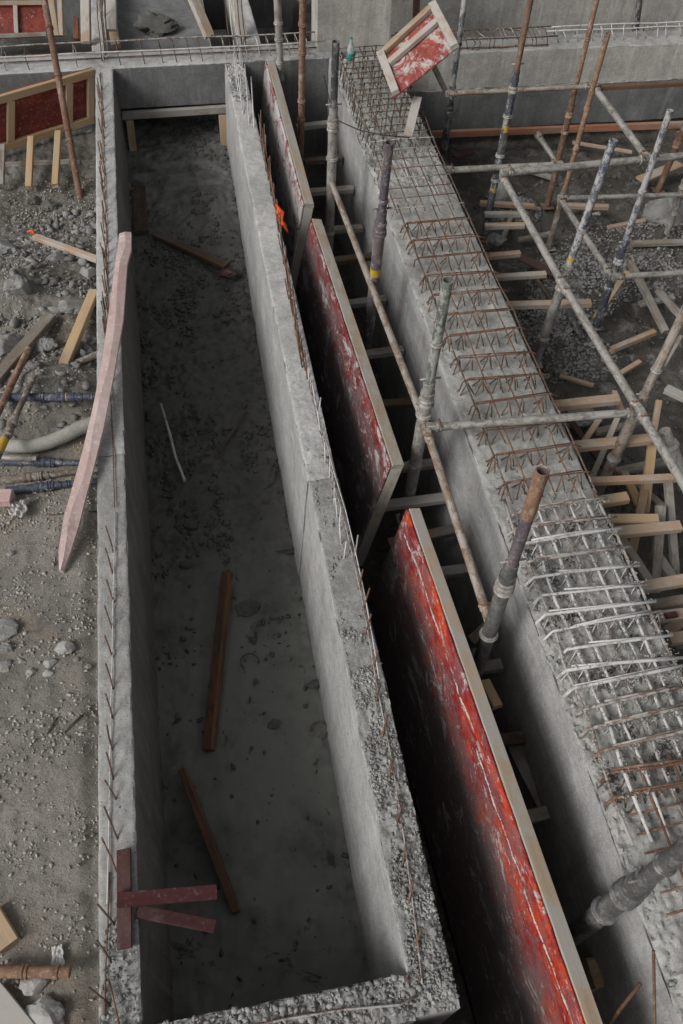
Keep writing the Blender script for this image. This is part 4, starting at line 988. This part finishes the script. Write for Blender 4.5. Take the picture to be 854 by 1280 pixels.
# stud direction runs along the long edge, so pass corners turned by one
flat_panel('small red formwork panel tilted on the far rebar cage', [tp[1], tp[2], tp[3], tp[0]], 'wood', 'plytilt', (0.0, .36), tw=.085, th=.05, railmats=['wood_conc', 'wood_conc', 'wood_conc', 'wood'])
timber('timber_strut', P(556, 112, .30), P(540, 78, .62), .05, .05, 'wood_grey', 'short grey strut propping the tilted red panel', 'timber')
timber('timber_offcut', P(522, 122, .32), P(510, 171, .15), .095, .03, 'wood_conc', 'pale offcut standing below the tilted red panel', 'timber')
rod('cable', [P(x, y, z) for x, y, z in ((405, 95, .1), (412, 125, .1), (421, 150, .1), (450, 163, .2), (480, 169, .22), (512, 172, .2))], .006, 'wire', None, 6, 'thin black cable draped over the far rebar cage', 'cable')
# bottle
def bottle(loc):
    t = thing('water_bottle', 'small clear bottle with a teal label standing on the far rebar', 'bottle', loc)
    b = Vector(loc); z = Vector((0, 0, 1))
    rod('bottle_body', [b, b+z*.01, b+z*.08, b+z*.15, b+z*.19, b+z*.22, b+z*.24], [.036, .042, .042, .042, .024, .014, .014], 'pet', t, 16)
    rod('bottle_label', [b+z*.015, b+z*.09], .0435, 'teal', t, 16); rod('bottle_cap', [b+z*.24, b+z*.258], .017, 'teal', t, 12)
bottle(P(438, 76, .12))
# orange rag
def rag():
    V = []; F = []; a = P(345, 258, .10)
    pts = [(344, 257, .15), (349, 261, .14), (351, 268, .12), (349, 273, .10), (355, 282, .06), (360, 290, .0)]
    for i, (x, y, z) in enumerate(pts):
        w_ = [.015, .04, .04, .035, .02, .006][i]; p = P(x, y, z)
        for s in (-1, 0, 1): V.append((p.x+s*w_*.9, p.y+.02*s*(-1)**i, p.z+.012*abs(s)*(-1)**i))
        for s in (-1, 0, 1): V.append((p.x+s*w_*.9+.001, p.y+.02*s*(-1)**i, p.z+.012*abs(s)*(-1)**i-.005))
    for i in range(5):
        for s in range(2):
            F.append((i*6+s, i*6+s+1, i*6+6+s+1, i*6+6+s)); F.append((i*6+3+s, i*6+9+s, i*6+9+s+1, i*6+3+s+1))
        F.append((i*6, i*6+6, i*6+9, i*6+3)); F.append((i*6+2, i*6+5, i*6+11, i*6+8))
    F.append((0, 3, 4, 1)); F.append((1, 4, 5, 2)); F.append((30, 31, 34, 33)); F.append((31, 32, 35, 34))
    o = mesh_np('orange_rag', V, F, 'orange', None, True); tag(o, 'bright orange rag caught on the rods of the right trench wall', 'rag')
rag()

# ================================================================== trench contents
zt = -1.20
timber('timber_lintel', Vector((-.70, 10.08, -.53)), Vector((.57, 10.08, -.52)), .06, .085, 'wood_grey', 'timber lintel under the cross beam at the far end of the trench', 'timber')
timber('timber_post', Vector((-.62, 10.06, -.58)), Vector((-.64, 10.0, -.98)), .09, .05, 'wood', 'left short post under the timber lintel', 'timber', 'posts under the lintel')
timber('timber_post', Vector((.50, 10.06, -.58)), Vector((.49, 10.0, -.98)), .09, .05, 'wood_new', 'right yellow post under the timber lintel', 'timber', 'posts under the lintel')
timber('sunken_plank', P(193, 292, -1.02), P(283, 333, -1.08), .10, .05, 'wood_dark', 'dark plank lying across the far trench floor', 'timber')
rock(P(286, 342, -1.08), (.11, .07, .05), 'wood_redpaint', 'reddish broken block at the end of the dark plank', name='broken_block', cat='block', lump=.25)
timber('sunken_plank', P(173, 230, -.98), P(177, 290, -1.0), .16, .04, 'wood_dark', 'dark board standing against the left wall at the far trench floor', 'timber')
timber('sunken_timber', P(284, 716, -1.16), P(261, 938, -1.22), .085, .06, 'wood_orange', 'long rust-orange timber lying half sunk in the trench mud', 'timber', roll=.5)
timber('sunken_timber', P(228, 962, -1.14), P(296, 1140, -1.25), .05, .09, 'wood_orange', 'dark timber with an orange edge near the end of the trench', 'timber', roll=.2)
rod('pale_stick', [P(201, 505, -1.2), P(213, 545, -1.19), P(219, 570, -1.21), P(231, 601, -1.2)], .014, 'rebar_cem', None, 6, 'thin whitish stick lying in the trench', 'stick')
rod('dark_stick', [P(308, 515, -1.22), P(290, 540, -1.21), P(274, 566, -1.22)], .012, 'wood_dark', None, 6, 'dark stick half buried in the middle of the trench', 'stick')
def arc(cx, cy, r, a0, a1, z, lab):
    c = P(cx, cy, z); rod('bent_rod', [c+Vector((r*math.cos(R_(a)), r*math.sin(R_(a)), .006*math.sin(a))) for a in np.linspace(a0, a1, 10)], .006, 'rebar_dk', None, 6, lab, 'rebar offcut', 'bent offcuts in the mud')
arc(312, 827, .07, -20, 230, -1.24, 'curled offcut of rebar beside the long orange timber')
arc(399, 913, .065, -60, 180, -1.24, 'hooked rebar offcut near the right wall of the trench')
for i, (px, py, s, z, lab) in enumerate([(247, 213, .09, -.98, 'pale flat stone farthest in the trench'), (249, 245, .08, -1.0, 'pale stone in the middle of the far trench floor'), (257, 291, .12, -1.06, 'flat pale stone beyond the dark plank'), (281, 398, .05, -1.2, 'small light stone in the mud left of the right wall'), (393, 856, .06, -1.22, 'dark lump beside the right trench wall'), (233, 705, .06, -1.25, 'dark lump left of the long orange timber'), (310, 760, .10, -1.27, 'wide black lump of mud beside the orange timber'), (320, 852, .03, -1.25, 'pebble below the curled offcut'), (343, 905, .05, -1.26, 'flat dark pebble near the trench middle'), (238, 655, .06, -1.25, 'dark clod on the left half of the trench floor')]):
    rock(P(px, py, z), (s, s*.8, s*.35), 'gravel_dark' if i < 4 else 'gravel_wet', lab, 'stones on the trench floor', name='stone', cat='stone', sub=3)
# red boards on the near left wall
def redT():
    timber('red_board', P(155, 1062, .035), P(156, 1186, .035), .072, .03, 'wood_redpaint', 'dark red board lying along the top of the left wall', 'board', 'red boards on the left wall')
    timber('red_board', P(147, 1125, .075), P(271, 1115, .055), .070, .026, 'wood_redpaint', 'upper dark red board crossing the wall and reaching over the trench', 'board', 'red boards on the left wall')
    timber('red_board', P(172, 1139, .012), P(268, 1158, -.10), .062, .026, 'wood_redpaint', 'lower dark red board slanting into the trench from the left wall', 'board', 'red boards on the left wall', up=Vector((0, 0, 1)))
redT()

# ================================================================== left side
# warped pale plank: paired edge points in the photo
def warped():
    Lp = [(149, 292), (147, 310), (144, 330), (136, 390), (128, 449), (117, 505), (103, 565), (91, 607), (80, 645), (73, 690), (74, 713)]
    Rp = [(164, 290), (164, 312), (159, 330), (154, 400), (142, 470), (130, 532), (117, 585), (107, 622), (99, 655), (88, 690), (79, 714)]
    zs = [.17, .17, .165, .15, .13, .11, .08, .05, .03, .0, -.03]
    V, F = [], []; K = 5
    def sub(l, t): 
        i = min(int(t), len(l)-2); f_ = t-i; return l[i]*(1-f_)+l[i+1]*f_
    n = 40
    for s in range(n+1):
        t = s/n*(len(Lp)-1); z = sub(zs, t)
        lx, ly, rx, ry = [sub([q[k] for q in arr], t) for arr in (Lp, Rp) for k in (0, 1)]
        a = P(lx, ly, z); b = P(rx, ry, z-.012)
        # top surface: pale flat strip then chamfered pink flank
        m_ = lerp(a, b, .48+.1*math.sin(s*.55)); m_.z += .012
        for q in (a, m_, b): V.append(tuple(q))
        V.append((b.x, b.y, b.z-.028)); V.append((a.x, a.y, a.z-.022))
    fm = []
    for s in range(n):
        for k in range(5):
            j = (k+1) % 5; F.append((s*5+k, (s+1)*5+k, (s+1)*5+j, s*5+j)); fm.append(0)
    F.append((0, 1, 2, 3, 4)); F.append(tuple(n*5+k for k in (4, 3, 2, 1, 0)))
    c = Vector(V[0]); V = [tuple(Vector(v)-c) for v in V]
    o = mesh_np('warped_plank', V, F, 'wood_plank', None); o.location = c
    tag(o, 'long warped pale pink plank leaning across the left trench wall', 'plank')
    bm = bmesh.new(); bm.from_mesh(o.data); bmesh.ops.recalc_face_normals(bm, faces=bm.faces); bm.to_mesh(o.data); bm.free()
warped()
GL = 'loose timbers on the left bank'
LT = [((118, 365, -.12), (69, 484, -.10), .085, .06, 'wood_new', 'bright yellow timber lying on the left rubble'),
 ((64, 396, -.14), (-8, 478, -.06), .10, .065, 'wood_grey', 'brown weathered timber at the left edge above the tubes'),
 ((44, 296, -.40), (126, 326, -.14), .065, .045, 'wood_pink', 'slim pale timber leaning toward the left wall'),
 ((-6, 342, -.4), (10, 338, -.4), .07, .04, 'wood_conc', 'pale block cut by the left edge of the photo'),
 ((-12, 1140, -.02), (13, 1182, -.02), .10, .05, 'wood_new', 'orange timber corner poking in at the lower left'),
 ((-12, 1240, -.02), (36, 1300, -.02), .12, .04, 'wood_conc', 'grey cement board in the lower left corner'),
 ((-6, 478, -.2), (5, 490, -.2), .07, .05, 'wood', 'tiny timber end at the left edge beside the brown one'),
 ]
for a, b, w_, h_, m, lab in LT: timber('timber_piece', P(*a), P(*b), w_, h_, m, lab, 'timber', GL)
timber('wood_block', P(-4, 622, -.02), P(15, 622, -.02), .11, .07, 'wood_whitepink', 'pink painted wood block at the left edge beside a plastic bag', 'wood block')
GLP = 'steel props lying on the left bank'
def lying(label, a, b, r, m1, m2, split, col, y=()):
    if a[1] > 300:
        z = -.05
        for _ in range(6):
            A = P(a[0], a[1], z); B = P(b[0], b[1], z)
            z = sorted(z_left(*lerp(A, B, t/20).xy[:]) for t in range(21))[17]+r*.8+(.05 if a[2] >= 0 else 0)
        a = (a[0], a[1], z); b = (b[0], b[1], z)
    return prop(label, P(*a), P(*b), r, (m1, m2, m1), split=split, collars=col, plate=False, group=GLP, name='lying_prop', cat='prop', pin=True, yellow=y)
lying('navy lying prop with a yellow patch behind the ribbed duct', (-10, 497, -.03), (128, 496, -.03), .033, 'blue', 'blue', .75, (.46, .9), ((.60, .68),))
lying('upper navy lying prop of the lower trio', (-10, 577, -.05), (127, 579, -.05), .030, 'blue', 'blue', .58, (.55,))
lying('brown-grey lying prop between two navy ones', (-10, 602, -.05), (127, 586, -.05), .030, 'brown', 'brown', .45, (.44,))
lying('lowest navy lying prop of the lower trio', (8, 614, -.03), (127, 600, -.03), .030, 'blue', 'blue', .50, (.45, .65))
lying('rusty lying tube with punched holes at the left edge', (-14, 540, .0), (34, 440, -.05), .026, 'rust', 'rust', 1, (), ())
lying('brown flanged prop with a yellow band slanting at the left edge', (-8, 580, .03), (43, 470, .0), .030, 'brown', 'brown', .45, (.44, .94), ((.12, .26),))
lying('short pale tube end with a hole above the navy trio', (-10, 572, .0), (40, 573, .0), .024, 'galv', 'galv', 1, ())
lying('rusty pipe with a flange at the lower left edge', (-10, 1214, .02), (74, 1215, .02), .030, 'rust', 'rust', 1, (.5,))
lying('rusty stub of tube poking out beside the yellow timber', (96, 454, -.14), (128, 441, -.12), .03, 'brown', 'brown', 1, ())
# curved duct
rod('curved_duct', [P(x, y, z) for x, y, z in ((0, 556, -.05), (20, 558, -.04), (40, 558, -.03), (60, 553, -.03), (80, 545, -.03), (98, 536, -.03), (113, 530, -.03), (126, 528, -.05))], .052, 'duct', None, 20, 'thick curved duct coated in cement dust on the left bank', 'duct', hollow=True)
# twigs, wire, paper, bag
for i, (a, b, r, m, lab) in enumerate([((110, 335), (106, 368), .006, 'rebar_dk', 'thin upright wire beyond the yellow timber'), ((62, 922), (74, 900), .006, 'wood_dark', 'left of two short twigs on the gravel'), ((82, 920), (106, 897), .006, 'wood_dark', 'right of two short twigs on the gravel'), ((44, 430), (60, 452), .012, 'galv', 'short pale peg between brown and yellow timbers'), ((0, 326), (18, 336), .005, 'galv', 'bit of pale wire at the left edge near the rubble'), ((55, 645), (122, 636), .005, 'rebar_dk', 'long thin lath on the dirt below the lying props'), ((82, 1250), (83, 1290), .008, 'rebar_dk', 'rod stub pointing at the bottom edge of the photo')]):
    A = P(*a, -.1 if a[1] > 640 else -.22); B = P(*b, -.08 if a[1] > 640 else -.18); A.z = z_left(A.x, A.y)+.01; B.z = z_left(B.x, B.y)+.012
    rod('stick', [A, lerp(A, B, .5)+Vector((0, 0, .004)), B], r, m, None, 6, lab, 'stick')
def crumple(name, px, py, z, sx, sy, h, mat, lab, cat, rot=0.):
    c = P(px, py, z); n = 14; V = []; F = []
    for s in (0, 1):
        for i in range(n+1):
            for j in range(n+1):
                u, v = i/n-.5, j/n-.5; e = 1-.35*noise.noise(Vector((u*3+px, v*3, 1)))
                x, y = u*sx*e, v*sy*e; xr = x*math.cos(rot)-y*math.sin(rot); yr = x*math.sin(rot)+y*math.cos(rot)
                V.append((c.x+xr, c.y+yr, c.z+h*abs(noise.noise(Vector((u*5+px, v*5+py, 0))))*1.6-s*.004))
    N = (n+1)**2; q = lambda s, i, j: s*N+i*(n+1)+j
    for i in range(n):
        for j in range(n):
            F.append((q(0, i, j), q(0, i+1, j), q(0, i+1, j+1), q(0, i, j+1))); F.append((q(1, i, j), q(1, i, j+1), q(1, i+1, j+1), q(1, i+1, j)))
    for i in range(n):
        F.append((q(0, i, 0), q(1, i, 0), q(1, i+1, 0), q(0, i+1, 0))); F.append((q(0, i, n), q(0, i+1, n), q(1, i+1, n), q(1, i, n)))
        F.append((q(0, 0, i), q(0, 0, i+1), q(1, 0, i+1), q(1, 0, i))); F.append((q(0, n, i), q(1, n, i), q(1, n, i+1), q(0, n, i+1)))
    o = mesh_np(name, V, F, mat, None, True); tag(o, lab, cat)
crumple('paper_scrap', 73, 1194, -.03, .06, .10, .02, 'paper', 'torn scrap of white paper above the rusty pipe at the lower left', 'paper', .1)
crumple('plastic_bag', 24, 637, -.06, .13, .14, .05, 'bag', 'crumpled cloudy plastic bag below the pink wood block', 'bag')
crumple('plastic_sheet', 745, 268, -1.1, .10, .05, .03, 'bag', 'bit of pale plastic in the shade under the scaffold', 'plastic')
# stones on the dirt
SL = [(83, 812, .062, 'largest grey stone of the small line on the dirt'), (63, 830, .040, 'second stone of the line, touching the largest one'), (39, 842, .035, 'flat stone left of the stone line'), (61, 842, .035, 'small stone under the second one of the line'), (5, 790, .095, 'big grey rock cut by the left edge'), (9, 812, .05, 'grey rock just below the big one at the left edge'), (4, 834, .05, 'darker rock at the left edge below two others'), (28, 828, .022, 'small upright chip between edge rocks and stone line'), (110, 833, .022, 'small stone right of the line near the wall'), (96, 826, .022, 'little stone right of the largest one'), (12, 690, .03, 'lone pebble left of the warped plank foot'), (58, 1268, .09, 'pale concrete slab piece at the bottom left'), (45, 1230, .07, 'flat dusty slab piece above the pale one')]
for px, py, s, lab in SL:
    c = P(px, py, -.06); c.z = z_left(c.x, c.y)+s*.25
    rock(c, (s, s*.8, s*.55), 'rubble', lab, 'stones on the left bank', name='stone', cat='stone', sub=3, lump=.3)
for px, py, s, z, lab in [(30, 380, .14, -.3, 'big dark lump of concrete left of the yellow timber'), (95, 400, .12, -.3, 'angular chunk right behind the yellow timber'), (75, 340, .10, -.4, 'grey chunk beyond the yellow timber'), (10, 330, .13, -.5, 'dark boulder at the left edge beyond the timbers'), (55, 440, .13, -.25, 'grey chunk between the brown and yellow timbers'), (64, 262, .10, -.72, 'upright dark stone in the left pit'), (44, 258, .09, -.75, 'dark squat stone left of the upright one in the pit'), (112, 345, .09, -.3, 'chunk against the left wall beyond the plank'), (10, 440, .16, -.3, 'broad dusty lump behind the rusty lying tube')]:
    c = P(px, py, z); c.z = z_left(c.x, c.y)+s*.15
    rock(c, (s, s*.85, s*.6), 'slump' if py > 300 else 'gravel_dark', lab, 'concrete chunks on the left bank')
# left formwork frame in the pit
A = P(117, 84, .0); Bq = P(-40, 129, .0)
def down(p, px, py):
    q = PY(px, py, p.y); return q
c1 = A; c0 = Bq; c2 = PY(115, 152, A.y-.06); c3 = PY(-40, 200, Bq.y-.06)
flat_panel('big red formwork frame with yellow studs standing in the left pit', [c0, c1, c2, c3], 'wood_new', 'plyback', (0, .32, .79, 1), tw=.085, th=.05)
for i, (a, b, z0, z1, lab) in enumerate([((39, 172), (36, 234), -.45, -.6, 'middle yellow leg poking out below the red frame'), ((73, 165), (69, 232), -.45, -.6, 'right yellow leg poking out below the red frame'), ((3, 182), (1, 232), -.45, -.6, 'left grey leg poking out below the red frame')]):
    timber('frame_leg', P(*a, z0), P(*b, z1), .07, .05, 'wood_grey' if i == 2 else 'wood_new', lab, 'timber', 'legs below the red frame')
for a, b, z, m, lab in [((-10, 232), (112, 218), -.75, 'galv', 'grey tube lying in the left pit behind the frame legs'), ((-10, 246), (118, 232), -.78, 'galv', 'second grey tube in the pit, nearer the dirt'), ((-10, 208), (100, 203), -.7, 'wood_grey', '')]:
    if lab: lying(lab, (a[0], a[1], z), (b[0], b[1], z), .034, m, m, 1, (.4,))
    else: timber('timber_piece', P(*a, z), P(*b, z), .09, .05, m, 'grey timber in the pit right under the red frame', 'timber', GL)
timber('timber_rail', P(-10, 100, -.1), P(38, 97, -.1), .08, .05, 'wood_new', 'yellow rail behind the big red frame', 'timber')
rod('flame_rag', [P(35, 290, -.45), P(40, 288, -.42), P(44, 294, -.45)], .014, 'orange', None, 6, 'small orange rag at the tip of the slim pale timber', 'rag')
# far left cell : another red panel and timbers
fp = [PY(-40, 2, 11.6), PY(56, 1, 11.6), PY(58, 46, 11.4), PY(-40, 50, 11.4)]
flat_panel('far dull red panel in the cell at the top left corner', fp, 'wood', 'plyback', (.62,), tw=.05, th=.04, railmats=['wood', 'wood_conc', 'wood_grey', 'wood'])
GF = 'timbers in the far cells'
for a, b, y, w_, h_, m, lab in [((62, -8), (70, 45), 11.3, .09, .06, 'wood', 'left of two upright boards in the top left cell'), ((75, -8), (77, 45), 11.3, .06, .06, 'wood', 'right of two upright boards in the top left cell'),
    ((107, -8), (108, 55), 10.75, .11, .07, 'wood_conc', 'cement splashed board left of the rusty rods at the top'), ((139, -8), (140, 38), 10.8, .12, .06, 'wood_conc', 'pale board right of the rusty rods at the top'), ((142, 38), (145, 58), 10.7, .11, .06, 'wood', 'orange block under the pale board at the top'),
    ((238, -10), (262, 46), 10.75, .12, .08, 'wood_conc', 'left of two pale timbers slanting behind the cross beam'), ((252, -10), (250, -10), 10.75, .0, .0, None, ''), ((290, -10), (303, 45), 10.75, .12, .08, 'wood_conc', 'right of two pale timbers slanting behind the cross beam'),
    ((95, 22), (96, 50), 11.0, .06, .05, 'wood_orange', 'little orange stub left of the splashed board')]:
    if m: timber('timber_board', PY(*a, y+.3), PY(*b, y), w_, h_, m, lab, 'timber', GF)
for i in range(7):
    x = 122+i*1.6; rod('starter_bar', [PY(x+6, 75+random.uniform(-3, 8), 10.3+.03*i), PY(x, 20, 10.6+.05*i), PY(x-3+random.uniform(-3, 3), -10, 10.9)], .007, random.choice(['rebar', 'rebar_dk', 'rebar_cem']), lw, 6)
for i in range(5):
    x = 284+i*5; rod('starter_bar', [PY(x+5, 66, 10.45), PY(x, 30, 10.6), PY(x-3, -10, 10.8)], .007, random.choice(['rebar_dk', 'rebar_cem']), rw, 6)
rock(P(193, 30, -.28), (.28, .24, .16), 'gravel_dark', 'round heap of dumped concrete in the cell behind the cross beam', name='concrete_heap', cat='concrete heap', lump=.5)
